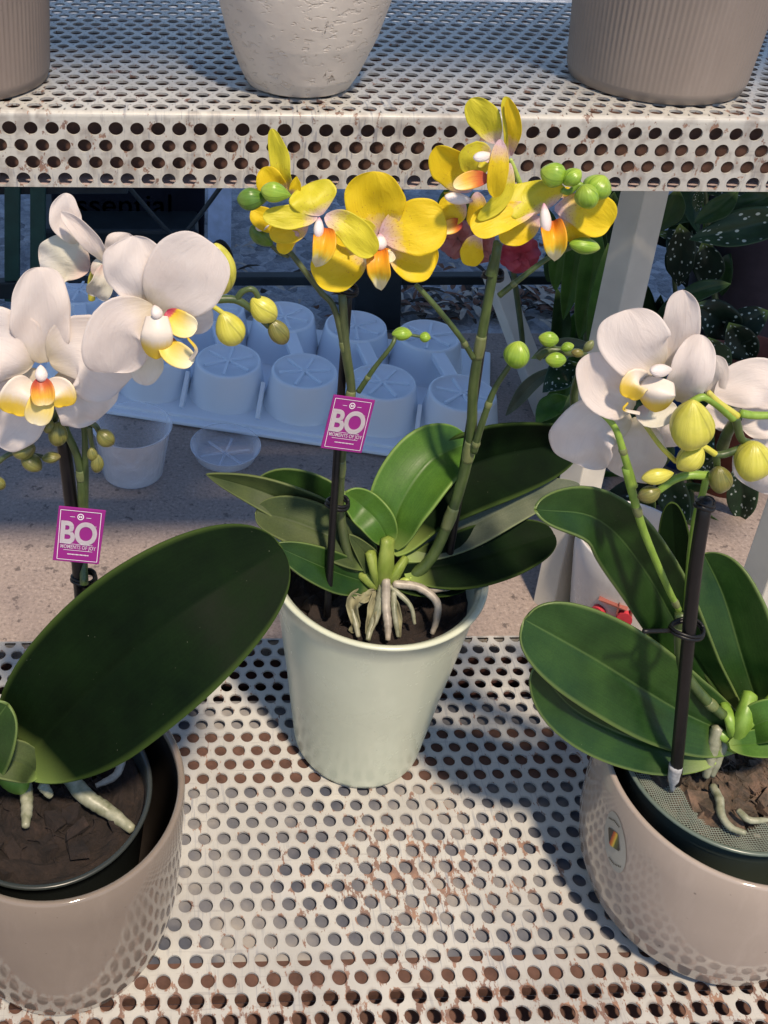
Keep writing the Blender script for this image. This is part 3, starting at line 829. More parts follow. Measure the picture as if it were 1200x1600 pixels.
def text_mesh(body, size, origin, X, Z, lift, mat, parent, name='lettering', bold=0, sx=1, align='CENTER', space=1):
    cu = bpy.data.curves.new('tmp_text', 'FONT'); cu.body = body; cu.size = 1; cu.align_x = align; cu.align_y = 'CENTER'; cu.offset = bold; cu.extrude = .002/size*.02; cu.space_character = space
    o = bpy.data.objects.new('tmp_text', cu); C.objects.link(o)
    dg = bpy.context.evaluated_depsgraph_get(); me = bpy.data.meshes.new_from_object(o.evaluated_get(dg))
    N = X.cross(Z).normalized()*-1
    off = OFF[parent.name]
    for v in me.vertices:
        v.co = origin+X*(v.co.x*size*sx)+Z*(v.co.y*size)+N*(lift+v.co.z*0)-off
    bpy.data.objects.remove(o); bpy.data.curves.remove(cu)
    me.materials.clear(); me.materials.append(mat)
    r = bpy.data.objects.new(name, me); C.objects.link(r); r.parent = parent; OFF[r.name] = off
    return r
M_tag = simple('magenta_card', (.25, .014, .185), .4, .06, 40)
M_tagw = simple('white_print', (.78, .74, .76), .5, .03, 40)
def plant_tag(label, corners, Y, bend=0):
    """corners: top-left, top-right, bottom-right, bottom-left in photo px"""
    tl, tr_, br, bl = [at(x, y, Yk) for (x, y, Yk) in corners]
    c = (tl+tr_+br+bl)/4
    X = ((tr_-tl)+(br-bl)); w = X.length/2; X.normalize(); Z = ((tl-bl)+(tr_-br)); h = Z.length/2; Z.normalize()
    Z = (Z-X*Z.dot(X)*.6).normalized()
    Nf = X.cross(Z).normalized()
    if Nf.dot(CAM-c) < 0: Nf = -Nf
    t = thing('plant_tag', label, 'plant tag', tuple(c), 'magenta plant tags')
    mb = MB(); box(mb, c, w, .0009, h, X, Z); build('card', mb, M_tag, t, smooth=False, bevel=.0004)
    def P(u, v, l=.00065): return c+X*(u*w/2)+Z*(v*h/2)+Nf*l
    mb = MB()
    def line(u0, v0, u1, v1, th=.00022, l=.0008):
        a, b = P(u0, v0, l), P(u1, v1, l); D = (b-a).normalized(); S_ = D.cross(Nf)*th
        mb.add([a-S_, b-S_, b+S_, a+S_], [(0, 1, 2, 3)])
    for a, b, c2, d in ((-.86, -.9, .86, -.9), (-.86, .9, .86, .9), (-.86, -.9, -.86, .9), (.86, -.9, .86, .9)): line(a, b, c2, d, .00016)
    line(-.62, -.31, .62, -.31, .00012); line(-.62, -.54, .62, -.54, .00012)
    line(-.45, .68, -.24, .68, .00014); line(.24, .68, .45, .68, .00014)
    # ring emblem
    ring = []; K = 28
    for k in range(K):
        a = 2*pi*k/K; ring += [P(0, .70, .0008)+X*(.14*w/2*cos(a))+Z*(.115*h/2*sin(a)), P(0, .70, .0008)+X*(.105*w/2*cos(a))+Z*(.085*h/2*sin(a))]
    mb.add(ring, [(2*k, 2*((k+1) % K), 2*((k+1) % K)+1, 2*k+1) for k in range(K)])
    line(-.04, .74, -.04, .66, .0003); line(.04, .74, .04, .66, .0003); line(-.04, .70, .04, .70, .0001)
    # small print as short strokes
    for i in range(17):
        u = -.44+.055*i; line(u, -.69, u+.035, -.69, .00038 if i % 3 else .00028)
    build('frame_print', mb, M_tagw, t, smooth=False)
    def TX(body, size, u, v, bold, sx, nm, sp=1):
        o = text_mesh(body, size*h, V((0, 0, 0)), X, Z, 0, M_tagw, t, nm, bold, sx, space=sp)
        d = P(u, v, .0009)
        for vv in o.data.vertices: vv.co += d
        return o
    TX('BO', .56, -.04, .06, .03, .78, 'brand_lettering', .95)
    TX('®', .05, .66, .38, 0, 1, 'registered_mark')
    TX('MOMENTS OF JOY', .095, 0, -.42, .02, .68, 'slogan_lettering', 1.05)
    return t

k1 = (0, 0, 1)
# ================================================================== centre orchid (yellow)
oc = thing('orchid_plant', 'yellow flowered orchid with two spikes growing in the tall sage green pot', 'orchid', (CX, CY, .165), 'potted moth orchids')
substrate(oc, (CX, CY), .0705, .166, M_barkd, rough=.006, chunks=34)
# crown
mb = MB(); mm_ = m_per_px(at(603, 890, .59))
for e0, e1, w0, w1 in (((600, 918), (606, 842), 19, 13), ((596, 915), (578, 862), 15, 9), ((604, 915), (634, 872), 16, 9), ((598, 920), (560, 893), 12, 8), ((606, 920), (655, 897), 12, 7)):
    tube(mb, [at(*e0, .590), at((e0[0]+e1[0])/2, (e0[1]+e1[1])/2+1, .587), at(*e1, .594)], [w0*mm_, (w0+w1)/2*mm_*1.05, w1*mm_], 12, 12, flat=.7); build('crown', mb, M_crown, oc)
OL = lambda pts, W, mat, **o: orchid_leaf(oc, pts, W, mat, .60, **o)
OL([(606, 862), (660, 775, .03), (760, 718, .06), (905, 690, .09)], 120, M_leafd, cup=.3, fold=.3, tilt=(-10, -25), b=.5)
OL([(612, 855), (625, 790, .01), (675, 720, .03), (735, 690, .05)], 105, M_leafb, cup=.28, fold=.15, tilt=(10, 15), a=.6, b=.55)
OL([(625, 870, -.003), (720, 830, .02), (820, 780, .05), (905, 757, .07)], 62, M_leafu, cup=.1, tilt=(0, 10), b=.6)
OL([(630, 892, -.008), (720, 878, .0), (790, 858, .02), (866, 836, .03)], 92, M_leafd, cup=.1, tilt=10)
OL([(600, 900, -.012), (660, 905, -.01), (735, 905, .0)], 55, M_leafd, cup=.1)
OL([(585, 865), (500, 810, .02), (410, 768, .03), (322, 741, .05)], 62, M_leafo, cup=.25, fold=.25, tilt=(0, 20), b=.8)
OL([(580, 868, .005), (520, 790, .03), (450, 760, .05), (398, 765, .06)], 62, M_leaf, cup=.2, fold=.2, tilt=(0, 10))
OL([(585, 880, -.003), (530, 845, .0), (460, 815, .01), (400, 800, .02)], 78, M_leafo, cup=.15, fold=.1, tilt=-10)
OL([(609, 850, -.004), (590, 815, 0), (565, 790, .01), (540, 770, .01)], 56, M_leafb, cup=.15, fold=.15)
OL([(592, 915, -.010), (540, 900, -.012), (490, 880, -.02), (428, 852, -.02)], 62, M_leaf, cup=.12, fold=.15, b=.6)
OL([(596, 905, -.008), (575, 870, -.006), (545, 835, -.004)], 34, M_leafo, cup=.1, a=.3, b=.7, bw=.6)
# roots
root(oc, [(603, 905, -.018), (603, 945, -.030), (606, 975, -.040), (606, 1000, -.048)], 14, M_root, .60)
root(oc, [(615, 912, -.018), (655, 918, -.02), (682, 940, -.028), (682, 968, -.035), (675, 990, -.04)], 13, M_root, .60)
root(oc, [(640, 925, -.016), (700, 916, -.016), (742, 906, -.004)], 13, M_root, .60)
root(oc, [(598, 915, -.018), (590, 955, -.03), (578, 985, -.04), (575, 1000, -.046)], 13, M_rootg, .60)
root(oc, [(575, 930, -.015), (552, 950, -.025), (556, 975, -.035), (560, 995, -.042)], 12, M_rootg, .60)
root(oc, [(615, 925, -.022), (616, 955, -.034), (622, 995, -.046)], 9, M_rootg, .60)
root(oc, [(608, 915, -.018), (640, 945, -.030), (648, 975, -.038)], 8, M_rootg, .60)
root(oc, [(590, 920, -.014), (560, 933, -.016)], 9, M_root, .60)
M_sheath = simple('dry_sheath', (.20, .19, .11), .75, .45, 120, .5, 200)
for pts, w in (([(565, 925, -.016), (548, 945, -.026), (556, 975, -.034), (548, 988, -.036)], 17), ([(612, 930, -.022), (620, 960, -.034), (624, 996, -.044)], 12), ([(588, 925, -.018), (580, 962, -.032), (573, 992, -.042)], 13), ([(585, 925, -.016), (568, 934, -.02), (552, 930, -.02)], 13)):
    P = PT(pts, .60, k1); mb = MB(); blade(mb, P, w, cup=.9, ruf=.12, a=.3, b=.3, bw=.5, nu=20, nv=8); build('dry_sheath', mb, M_sheath, oc, solid=.0004)
# spikes
sA = spike(oc, .60, k1, [(566, 905, -.005), (545, 870, -.006), (532, 800), (533, 720), (541, 650), (549, 610), (540, 540), (535, 460)], 15, 12, M_stemd, nodes=(.42, .66))
spike(oc, .60, k1, [(549, 612), (525, 490), (500, 455), (462, 405, .004), (445, 385, .01)], 11, 8, M_stemd, nodes=(.28,))
spike(oc, .60, k1, [(560, 612, -.002), (585, 575, -.004), (612, 540, -.006), (618, 522)], 9, 6, M_stem, nodes=(.25,))
sB = spike(oc, .60, k1, [(636, 905, -.008), (674, 872, -.008), (708, 795, -.004), (734, 700), (740, 600), (757, 500), (770, 430), (778, 380)], 18, 12, M_stem, nodes=(.22, .42, .72))
spike(oc, .60, k1, [(740, 706, -.004), (752, 665, -.006), (772, 610, -.006), (797, 570, -.006)], 12, 8, M_stem, nodes=(.1, .55))
spike(oc, .60, k1, [(740, 560, -.003), (718, 525, -.004), (680, 478, -.006), (650, 445, -.004)], 9, 8, M_stem, nodes=(.2,))
spike(oc, .60, k1, [(780, 462), (820, 430, -.002), (862, 400), (905, 382)], 10, 7, M_stem, nodes=(.2,))
# buds
bud(oc, .60, k1, (612, 522), (644, 522), 22); bud(oc, .60, k1, (655, 526), (673, 528), 17)
spike(oc, .60, k1, [(640, 523), (657, 526)], 5, 5)
bud(oc, .585, k1, (806, 575), (810, 534), 40)
K4 = (340, 180, 3.3333)
bud(oc, .585, K4, (270, 430), (100, 440), 120, M_budg2, .6); bud(oc, .58, K4, (385, 420), (225, 385), 108, M_budg, .6)
bud(oc, .61, K4, (285, 680), (175, 575), 105, M_budg2, .55)
spike(oc, .61, K4, [(275, 672), (320, 715), (370, 735)], 22, 24, M_stemd)
spike(oc, .59, K4, [(380, 425), (430, 450), (470, 480)], 26, 22, M_stemd)
Y_ = dict(mat=M_yellow, ruf=.032, cup=.20, bow=.09, b=.44, nu=28, nv=22, solid=.0002)
def yy(**k): d = dict(Y_); d.update(k); return d
# rear flower, seen from the side
flower(oc, .605, K4, [
    ('petal', [(395, 420), (345, 330), (325, 200, .004), (280, 72, .006)], 112, yy(mat=M_yellow_back, tilt=25, a=.5, b=.5)),
    ('petal', [(330, 420), (280, 350), (240, 275)], 150, yy(tilt=10)),
    ('sepal', [(400, 520), (280, 550), (175, 500)], 130, yy(tilt=10)),
    ('sepal', [(395, 420, -.01), (405, 370, -.011), (412, 320, -.012)], 62, yy(a=.6, b=.8, bw=.3)),
    ('lip', [(270, 560), (235, 575), (200, 590)], 50, dict(mat=M_col_w))], label='yellow flower turned away behind the green buds')
flower(oc, .60, K4, [
    ('petal', [(800, 640), (700, 590), (600, 640)], 200, yy()),
    ('sepal', [(845, 640), (822, 480, .002), (812, 302, -.003)], 300, yy(a=.62, b=.36)),
    ('sepal', [(800, 670), (660, 770, -.002), (505, 850, -.006)], 250, yy(a=.7, b=.36, tilt=-8)),
    ('sepal', [(870, 665), (1000, 740, -.003), (1130, 800, -.008)], 235, yy(a=.7, b=.36, tilt=6)),
    ('petal', [(845, 630, -.002), (1000, 590, -.005), (1188, 560, -.012)], 292, yy(a=.62, b=.36, ruf=.02, cup=.16)),
    ('petal', [(820, 640), (760, 600), (700, 560)], 120, yy(mat=M_yellow_back)),
    ('lip', [(850, 700, -.006), (800, 745, -.010), (770, 770, -.010)], 70, dict(mat=M_lip_y, cup=.4)),
    ('lip', [(850, 700, -.006), (890, 735, -.010), (915, 720, -.010)], 70, dict(mat=M_lip_y, cup=.4)),
    ('lip', [(836, 690, -.008), (838, 790, -.018), (853, 918, -.010)], 112, dict(mat=M_lip_y, a=.42, b=1.0, bw=.32, cup=.2, fold=.4, ruf=.05, nu=26, nv=18, bow=.12)),
    ('column', [(845, 615, -.006), (848, 705, -.010)], 90, dict(mat=M_col))], label='widest open yellow flower in the middle, facing the viewer')
flower(oc, .585, K4, [
    ('sepal', [(470, 560), (380, 600, .002), (272, 625, 0)], 130, yy(tilt=10)),
    ('sepal', [(420, 610), (360, 660, .004), (330, 722, .004)], 90, yy(mat=M_yellow, a=.5)),
    ('sepal', [(540, 520), (500, 440, .004), (455, 362, .010)], 250, yy(mat=M_yellow_back, a=.8, b=.5, ruf=.03, tilt=-12)),
    ('petal', [(520, 530), (390, 530, -.002), (238, 525, -.004)], 125, yy(mat=M_yellow_back, cup=.25)),
    ('petal', [(560, 525), (690, 590, -.006), (818, 728, -.010)], 165, yy(mat=M_yellow_back, cup=.25, skew=.2)),
    ('lip', [(560, 590, -.006), (550, 700, -.016), (508, 795, -.010)], 112, dict(mat=M_lip_y, a=.42, b=1.0, bw=.32, cup=.2, fold=.4, ruf=.05, nu=26, nv=18, bow=.12)),
    ('column', [(530, 530, -.006), (522, 640, -.012)], 72, dict(mat=M_col))], label='greenish yellow flower nodding left of the middle one')
K5 = (640, 130, 3.5294)
spike(oc, .60, K5, [(445, 1060), (470, 960), (480, 870)], 60, 34, M_stem)
spike(oc, .60, K5, [(610, 560), (585, 490), (555, 420)], 30, 24, M_crown)
flower(oc, .60, K5, [
    ('petal', [(385, 830), (350, 910, .002), (335, 1012, .004)], 125, yy(a=.6, b=.45)),
    ('petal', [(370, 600), (375, 700), (360, 800)], 110, yy()),
    ('petal', [(330, 600), (250, 480), (150, 355, -.004)], 215, yy(tilt=15, a=.6, b=.45)),
    ('sepal', [(300, 640), (220, 690), (160, 690)], 190, yy()),
    ('lip', [(290, 770, -.004), (240, 785, -.008), (175, 812, -.010)], 85, dict(mat=M_lip_r)),
    ('column', [(350, 650, -.004), (195, 625, -.010)], 80, dict(mat=M_col))], label='yellow flower in profile at the left of the right spike')
flower(oc, .59, K5, [
    ('sepal', [(440, 420), (370, 400), (350, 510)], 170, yy(mat=M_yellow_back)),
    ('petal', [(480, 330), (420, 200, .003), (335, 90, .004)], 170, yy(mat=M_yellow_back, tilt=15, a=.6, b=.45)),
    ('petal', [(540, 410), (550, 260, -.002), (528, 75, -.002)], 95, yy(mat=M_yellow_back, tilt=-30, a=.6, b=.45)),
    ('petal', [(560, 400, -.004), (585, 250, -.007), (545, 85, -.006)], 90, yy(tilt=30, a=.7, b=.5)),
    ('petal', [(550, 440), (510, 620, -.004), (380, 755, -.008)], 100, yy(mat=M_yellow_back, tilt=25)),
    ('petal', [(500, 310, -.010), (490, 460, -.014), (470, 632, -.014)], 115, yy(a=.6, b=.5, ruf=.025)),
    ('lip', [(440, 525, -.008), (350, 530, -.012), (240, 568, -.014)], 100, dict(mat=M_lip_r, a=.6, b=.5)),
    ('column', [(460, 395, -.008), (352, 412, -.012)], 72, dict(mat=M_col_w))], label='topmost yellow flower of the right spike, seen edge on')
flower(oc, .59, K5, [
    ('sepal', [(860, 640), (870, 620), (900, 610)], 90, yy()),
    ('sepal', [(720, 740), (620, 810, .0), (495, 858, 0)], 140, yy()),
    ('sepal', [(830, 720), (910, 790), (990, 862)], 160, yy()),
    ('petal', [(800, 690), (960, 700, -.004), (1112, 790, -.008)], 235, yy(ruf=.025, a=.7, b=.38)),
    ('petal', [(700, 690), (540, 730, -.004), (345, 810, -.010)], 180, yy(a=.75, b=.38, tilt=-10)),
    ('sepal', [(745, 700), (690, 610, .003), (680, 535, .008)], 320, yy(mat=M_yellow_back, a=.5, b=.5, tilt=0)),
    ('lip', [(790, 760, -.006), (800, 870, -.016), (800, 988, -.010)], 120, dict(mat=M_lip_y, a=.42, b=1.0, bw=.32, cup=.2, fold=.4, ruf=.05, nu=26, nv=18, bow=.12)),
    ('column', [(740, 660, -.006), (755, 830, -.012)], 85, dict(mat=M_col))], label='low wide yellow flower under the green bud cluster')
bud(oc, .58, K5, (860, 530), (725, 480), 140); bud(oc, .575, K5, (850, 560), (945, 480), 100)
bud(oc, .58, K5, (1000, 640), (1075, 510), 160, M_budg); bud(oc, .572, K5, (1000, 690), (960, 560), 130)
bud(oc, .58, K5, (880, 885), (1050, 910), 95)
spike(oc, .582, K5, [(840, 590), (880, 600), (940, 560), (980, 620)], 36, 30, M_stemb)
spike(oc, .585, K5, [(820, 950), (860, 900), (900, 885)], 26, 30, M_stem)

stake('thin black stake behind the left spike of the yellow orchid', [(511, 962, .575), (521, 800, .585), (534, 600, .605), (545, 455, .61)], .6, 12)
tA = bpy.data.objects['support_stake']
clip(tA, 527, 788, .595, 34, 12); clip(tA, 540, 455, .605, 36, 10)
tB, _, _ = stake('black stake leaning behind the right spike of the yellow orchid', [(685, 965, .60), (708, 830, .605), (738, 640, .612), (772, 400, .612)], .6, 12)
clip(tB, 770, 432, .606, 30, 12)
plant_tag('magenta BO tag on the left spike of the yellow orchid', [(519, 617, .575), (585, 624, .575), (566, 709, .570), (503, 699, .570)], .57)

# ================================================================== left orchid (white)
ol = thing('orchid_plant', 'white orchid with one huge dark leaf in the left taupe pot', 'orchid', (LCX, LCY, .02), 'potted moth orchids')
M_liner = NT('smoky_plastic'); M_liner.col((.035, .042, .04)); M_liner.set(Roughness=.28); M_liner = M_liner.m
LC2 = (-.0830, .4640)
liner(ol, LC2, .0665, .138, .008, M_liner)
substrate(ol, LC2, .0635, .124, M_barkd, rough=.005, chunks=26)
lf = orchid_leaf(ol, [(24, 1200, 0), (134, 1086, -.01), (278, 964, .0), (441, 858, .035)], 248, M_leafd, .46, a=.50, b=.44, bw=.12, cup=.06, fold=.09, tilt=-6, ruf=.006, nu=48, nv=44, groove=.010)
orchid_leaf(ol, [(-60, 1240, .0), (-30, 1160, 0), (12, 1100, .0)], 110, M_leaf, .45, cup=.15)
orchid_leaf(ol, [(60, 1210, .004), (30, 1190, .0), (-40, 1180, .0)], 60, M_leafo, .45, cup=.15)
mb = MB(); blob(mb, at(40, 1240, .462), at(0, 1175, .478), 26*m_per_px(at(20, 1200, .46)), tip=.5); build('crown', mb, M_leafo and M_stemb, ol)
root(ol, [(105, 1212, .010), (135, 1245, -.006), (170, 1268, -.014), (207, 1296, -.026)], 24, M_rootg, .465)
root(ol, [(38, 1215, .008), (42, 1255, -.008), (40, 1292, -.024)], 20, M_rootg, .465)
root(ol, [(194, 1175, .005), (182, 1210, -.006), (150, 1228, -.012)], 12, M_root, .48)
root(ol, [(65, 1225, 0), (80, 1245, -.005)], 16, M_rootg, .465)
root(ol, [(130, 1210, .01), (165, 1208, .01), (185, 1195, .012)], 14, M_root, .48)
K3 = (0, 280, 3)
SL = .485
spike(ol, SL, K3, [(395, 1900, -.01), (390, 1740), (385, 1560), (370, 1330), (310, 1180), (285, 1090)], 42, 34, M_stem, nodes=(.62,))
spike(ol, SL, K3, [(398, 1560, .002), (400, 1350), (392, 1150), (350, 1080)], 34, 26, M_stem)
tL, _, _ = stake('black stake under the left white orchid flowers', [(132, 1010, .478), (122, 880, .482), (108, 760, .488), (98, 680, .49)], .48, 20)
clip(tL, 131, 905, .482, 36, 13)
plant_tag('magenta BO tag in front of the left white orchid stem', [(88, 790, .465), (162, 797, .465), (158, 882, .460), (86, 875, .460)], .46)
W_ = dict(mat=M_white, ruf=.042, cup=.12, a=.58, b=.40, bow=.10, nu=30, nv=24, solid=.0002)
def ww(**k): d = dict(W_); d.update(k); return d
# rear flower turned away
flower(ol, .50, K3, [
    ('petal', [(420, 420), (310, 380, .002), (182, 400, .004)], 235, ww(mat=M_white_g, tilt=10)),
    ('sepal', [(540, 430), (570, 340), (600, 258)], 185, ww()),
    ('sepal', [(360, 300), (310, 200, .004), (310, 68, .006)], 145, ww(b=.5)),
    ('petal', [(500, 385, -.004), (400, 250, -.006), (285, 155, -.004)], 95, ww(tilt=20, b=.55, cup=.3)),
    ('petal', [(430, 440, -.004), (500, 400, -.002), (540, 420, 0)], 110, ww(mat=M_white_g)),
    ('sepal', [(480, 400, -.006), (480, 480, -.008), (450, 555, -.006)], 120, ww(mat=M_white_g, cup=.5))], label='white flower seen from behind, upper left')
spike(ol, .50, K3, [(430, 565), (425, 480), (440, 420)], 34, 26, M_budy)
bud(ol, .505, K3, (1010, 300), (1050, 540), 150, M_budy)
# left open flower
flower(ol, .475, K3, [
    ('sepal', [(190, 900), (80, 1060), (-40, 1240)], 330, ww()),
    ('sepal', [(260, 920), (400, 1030), (480, 1120)], 300, ww(mat=M_white)),
    ('sepal', [(205, 860), (195, 640, .002), (180, 420, .004)], 285, ww()),
    ('petal', [(230, 850), (400, 800, -.002), (600, 960, -.004)], 400, ww(ruf=.02, b=.30, tilt=-12)),
    ('petal', [(160, 860), (20, 780, -.004), (-140, 740, -.006)], 360, ww()),
    ('lip', [(150, 950, -.006), (95, 1000, -.014), (60, 1100, -.014)], 170, dict(mat=M_lip_w, cup=.4, a=.7, b=.5)),
    ('lip', [(215, 950, -.006), (285, 1000, -.012), (300, 1065, -.012)], 130, dict(mat=M_lip_w, cup=.4, a=.7, b=.5)),
    ('lip', [(200, 960, -.010), (190, 1060, -.018), (165, 1150, -.020)], 130, dict(mat=M_lip_w2, cup=.4, a=.8, b=.5)),
    ('throat', [(190, 930, -.012), (200, 1000, -.018), (205, 1060, -.020)], 110, dict(mat=M_lip_r, cup=.5)),
    ('column', [(190, 870, -.008), (195, 950, -.014)], 78, dict(mat=M_col_w))], label='white flower cut by the left edge of the photo')
# front open flower
flower(ol, .455, K3, [
    ('sepal', [(800, 650), (900, 650), (1000, 650)], 160, ww()),
    ('sepal', [(720, 700), (690, 840), (672, 970)], 160, ww(mat=M_white_g, b=.5)),
    ('sepal', [(700, 580), (640, 430), (625, 275)], 300, ww()),
    ('petal', [(740, 620, -.002), (850, 480, -.004), (990, 310, -.008)], 380, ww(ruf=.015, a=.5, b=.30)),
    ('petal', [(720, 600, -.004), (560, 690, -.008), (530, 915, -.010)], 320, ww(ruf=.015, a=.6, b=.32, tilt=10)),
    ('lip', [(780, 620, -.006), (850, 680, -.012), (925, 690, -.014)], 120, dict(mat=M_lip_w2, cup=.4)),
    ('lip', [(780, 730, -.010), (800, 800, -.016), (905, 860, -.018)], 115, dict(mat=M_lip_w2, cup=.3)),
    ('lip', [(735, 640, -.012), (735, 740, -.018), (730, 842, -.014)], 145, dict(mat=M_lip_w, cup=-.4, a=.5, b=.35, bw=.7)),
    ('tendril', [(890, 850, -.016), (920, 800, -.02), (880, 745, -.02)], 14, dict(mat=M_lip_w, a=.1, b=.2, bw=1, solid=.0008)),
    ('column', [(722, 590, -.008), (744, 655, -.012)], 72, dict(mat=M_col_w))], label='large white flower facing the viewer beside the yellow bud')
spike(ol, .47, K3, [(990, 565, .0), (1100, 565), (1180, 610), (1260, 690)], 42, 30, M_stem)
spike(ol, .47, K3, [(1110, 560), (1140, 525), (1190, 520), (1230, 600)], 30, 26, M_stem)
spike(ol, .468, K3, [(980, 585), (1020, 610), (1060, 640)], 26, 24, M_budy)
bud(ol, .468, K3, (1040, 620), (1110, 775), 140, M_budy, .55); bud(ol, .47, K3, (1180, 560), (1290, 660), 120, M_budy); bud(ol, .47, K3, (1270, 660), (1340, 770), 95, M_budo)
for a_, b_, w_ in (((300, 1080), (415, 1050), 92), ((270, 1140), (272, 1250), 92), ((235, 1130), (225, 1190), 60), ((460, 1180), (530, 1245), 82), ((455, 1290), (455, 1375), 62), ((425, 1260), (440, 1320), 50),
                   ((60, 1290), (165, 1250), 95), ((100, 1300), (195, 1360), 85), ((195, 1310), (285, 1300), 55), ((-30, 1400), (20, 1450), 60)):
    bud(ol, SL-.012, K3, a_, b_, w_, M_budo)
spike(ol, SL-.006, K3, [(290, 1100), (380, 1130), (440, 1150), (470, 1190)], 40, 26, M_stemd)
spike(ol, SL-.006, K3, [(420, 1160), (430, 1240), (450, 1290)], 26, 20, M_stemd)
spike(ol, SL-.006, K3, [(-60, 1380), (10, 1310), (80, 1280), (200, 1300)], 30, 20, M_stemd)
spike(ol, SL-.006, K3, [(300, 1090), (270, 1090), (250, 1150)], 36, 30, M_stemd)

# ================================================================== right orchid (white)
oR = thing('orchid_plant', 'white orchid with broad green leaves in the right mauve taupe pot', 'orchid', (RCX, RCY, .02), 'potted moth orchids')
def mesh_net():
    t = NT('clear_mesh_pot'); t.col((.25, .29, .24)); t.set(Roughness=.4); return t.m
M_net = mesh_net()
RC2 = (.3765, .4810)
M_clearpot = NT('scuffed_clear_pot'); M_clearpot.col((.12, .15, .12)); M_clearpot.set(Roughness=.25); M_clearpot = M_clearpot.m
liner(oR, RC2, .0665, .129, .008, M_clearpot)
M_bark2 = NT('reddish_bark'); M_bark2.col(M_bark2.ramp(M_bark2.noise(M_bark2.obj, 55, 5, .7), [(.3, (.02, .018, .012)), (.5, (.075, .055, .038)), (.7, (.20, .125, .085))])); M_bark2.set(Roughness=.85); M_bark2.bump(M_bark2.noise(M_bark2.obj, 140, 6, .7), .9, .003); M_bark2 = M_bark2.m
substrate(oR, RC2, .0635, .118, M_bark2, rough=.006, chunks=60)
# netting along the rim: fine hexagon wire mesh
mb = MB(); ns = .0017
for i in range(-50, 51):
    for j in range(-50, 51):
        x = i*ns; y = j*ns*.9; q = sqrt(x*x+y*y)
        ang = math.atan2(y, x)
        if .042+.006*sin(ang*3+1) < q < .0635 and (ang > 2.2 or ang < -.6):
            z = .1225+.004*(q-.045)/.02+.0008*sin(x*300)+.0008*sin(y*260)
            p = V((RC2[0]+x, RC2[1]+y, z)); 
            w = .00016
            dz = .002*.09
            mb.add([p+V((-w, 0, 0)), p+V((w, 0, 0)), p+V((w, ns*.9, dz)), p+V((-w, ns*.9, dz))], [(0, 1, 2, 3)])
            mb.add([p+V((0, -w, .00005)), p+V((0, w, .00005)), p+V((ns, w, dz)), p+V((ns, -w, dz))], [(0, 1, 2, 3)])
build('netting', mb, M_net, oR, smooth=False, solid=.0002)
RL = lambda pts, W, mat, Y=.49, **o: orchid_leaf(oR, pts, W, mat, Y, **o)
RL([(1150, 1120, .01), (1100, 1000, .05), (1095, 930, .06), (1110, 875, .08)], 150, M_leafd, .50, cup=.2)
RL([(1075, 1010, .03), (1058, 900, .05), (1050, 785, .06)], 50, M_leafd, .52)
RL([(1190, 1120, .0), (1160, 1030, .01), (1130, 930, .03), (1100, 865, .05)], 122, M_leaf, .50, cup=.15, fold=.2, tilt=10)
RL([(1160, 1130, .0), (1090, 1035, .01), (1010, 895, .01), (935, 812, .0), (836, 796, -.02)], 100, M_leaf, .50, cup=.16, fold=.2, tilt=(30, -10), nu=40, a=.6, b=.42)
RL([(1120, 1180, -.004), (1010, 1160, .0), (900, 1110, .002), (838, 1040, .008)], 100, M_leaf, .48, cup=.10, fold=.08, tilt=5)
RL([(1160, 1155, -.008), (1060, 1110, -.004), (930, 1030, -.002), (820, 968, .004)], 150, M_leaf, .49, cup=.09, fold=.07, tilt=6, b=.36, nu=40, nv=34)
RL([(1150, 1150, -.01), (1200, 1125, -.02), (1270, 1120, -.02)], 60, M_leafb, .49)
RL([(1140, 1165, -.014), (1200, 1160, -.02), (1270, 1150, -.02)], 45, M_leafb, .485)
mb = MB(); mm_ = m_per_px(at(1170, 1110, .49))
for e0, e1, w0, w1 in (((1148, 1160), (1172, 1085), 21, 15), ((1150, 1155), (1132, 1100), 15, 8), ((1155, 1145), (1205, 1092), 13, 10), ((1150, 1158), (1100, 1134), 12, 5), ((1155, 1158), (1215, 1135), 12, 8)):
    tube(mb, [at(*e0, .480), at((e0[0]+e1[0])/2+2, (e0[1]+e1[1])/2+2, .478), at(*e1, .490)], [w0*mm_, (w0+w1)/2*mm_*1.05, w1*mm_], 14, 14, flat=.75)
build('crown', mb, M_crownb, oR)
K4b = (820, 750, 3.158)
root(oR, [(950, 1220, -.014), (925, 1340, -.020), (892, 1465, -.024)], 56, M_rootg, .495, K4b)
root(oR, [(1000, 1245, -.012), (965, 1350, -.019), (925, 1460, -.023)], 42, M_rootg, .494, K4b)
root(oR, [(850, 1425, -.016), (810, 1400, -.014), (770, 1420, -.018)], 46, M_root, .49, K4b)
K5b = (850, 1150, 3.4286)
root(oR, [(905, 270, -.016), (940, 340, -.027), (950, 420, -.038), (1000, 490, -.047), (1080, 520, -.052)], 44, M_rootg, .48, K5b)
root(oR, [(1040, 400, -.036), (1100, 450, -.043), (1200, 450, -.043)], 36, M_rootg, .48, K5b)
root(oR, [(1200, 545, -.043), (1120, 530, -.045)], 26, M_root, .48, K5b)
spike(oR, .49, K4b, [(980, 1160, -.008), (900, 1090, -.004), (790, 950, .002), (765, 800, .004), (770, 660, .004)], 52, 56, M_stem, nodes=(.12, .85))
spike(oR, .49, K4b, [(800, 640, .004), (815, 400, .002), (840, 200), (880, 60), (900, -40)], 36, 30, M_stemb)
spike(oR, .49, K4b, [(760, 640, .0), (700, 520, -.002), (590, 260, -.004), (530, 60, -.006), (500, -60, -.006)], 32, 40, M_stemb, nodes=(.06, .72))
K7 = (840, 430, 3.3333)
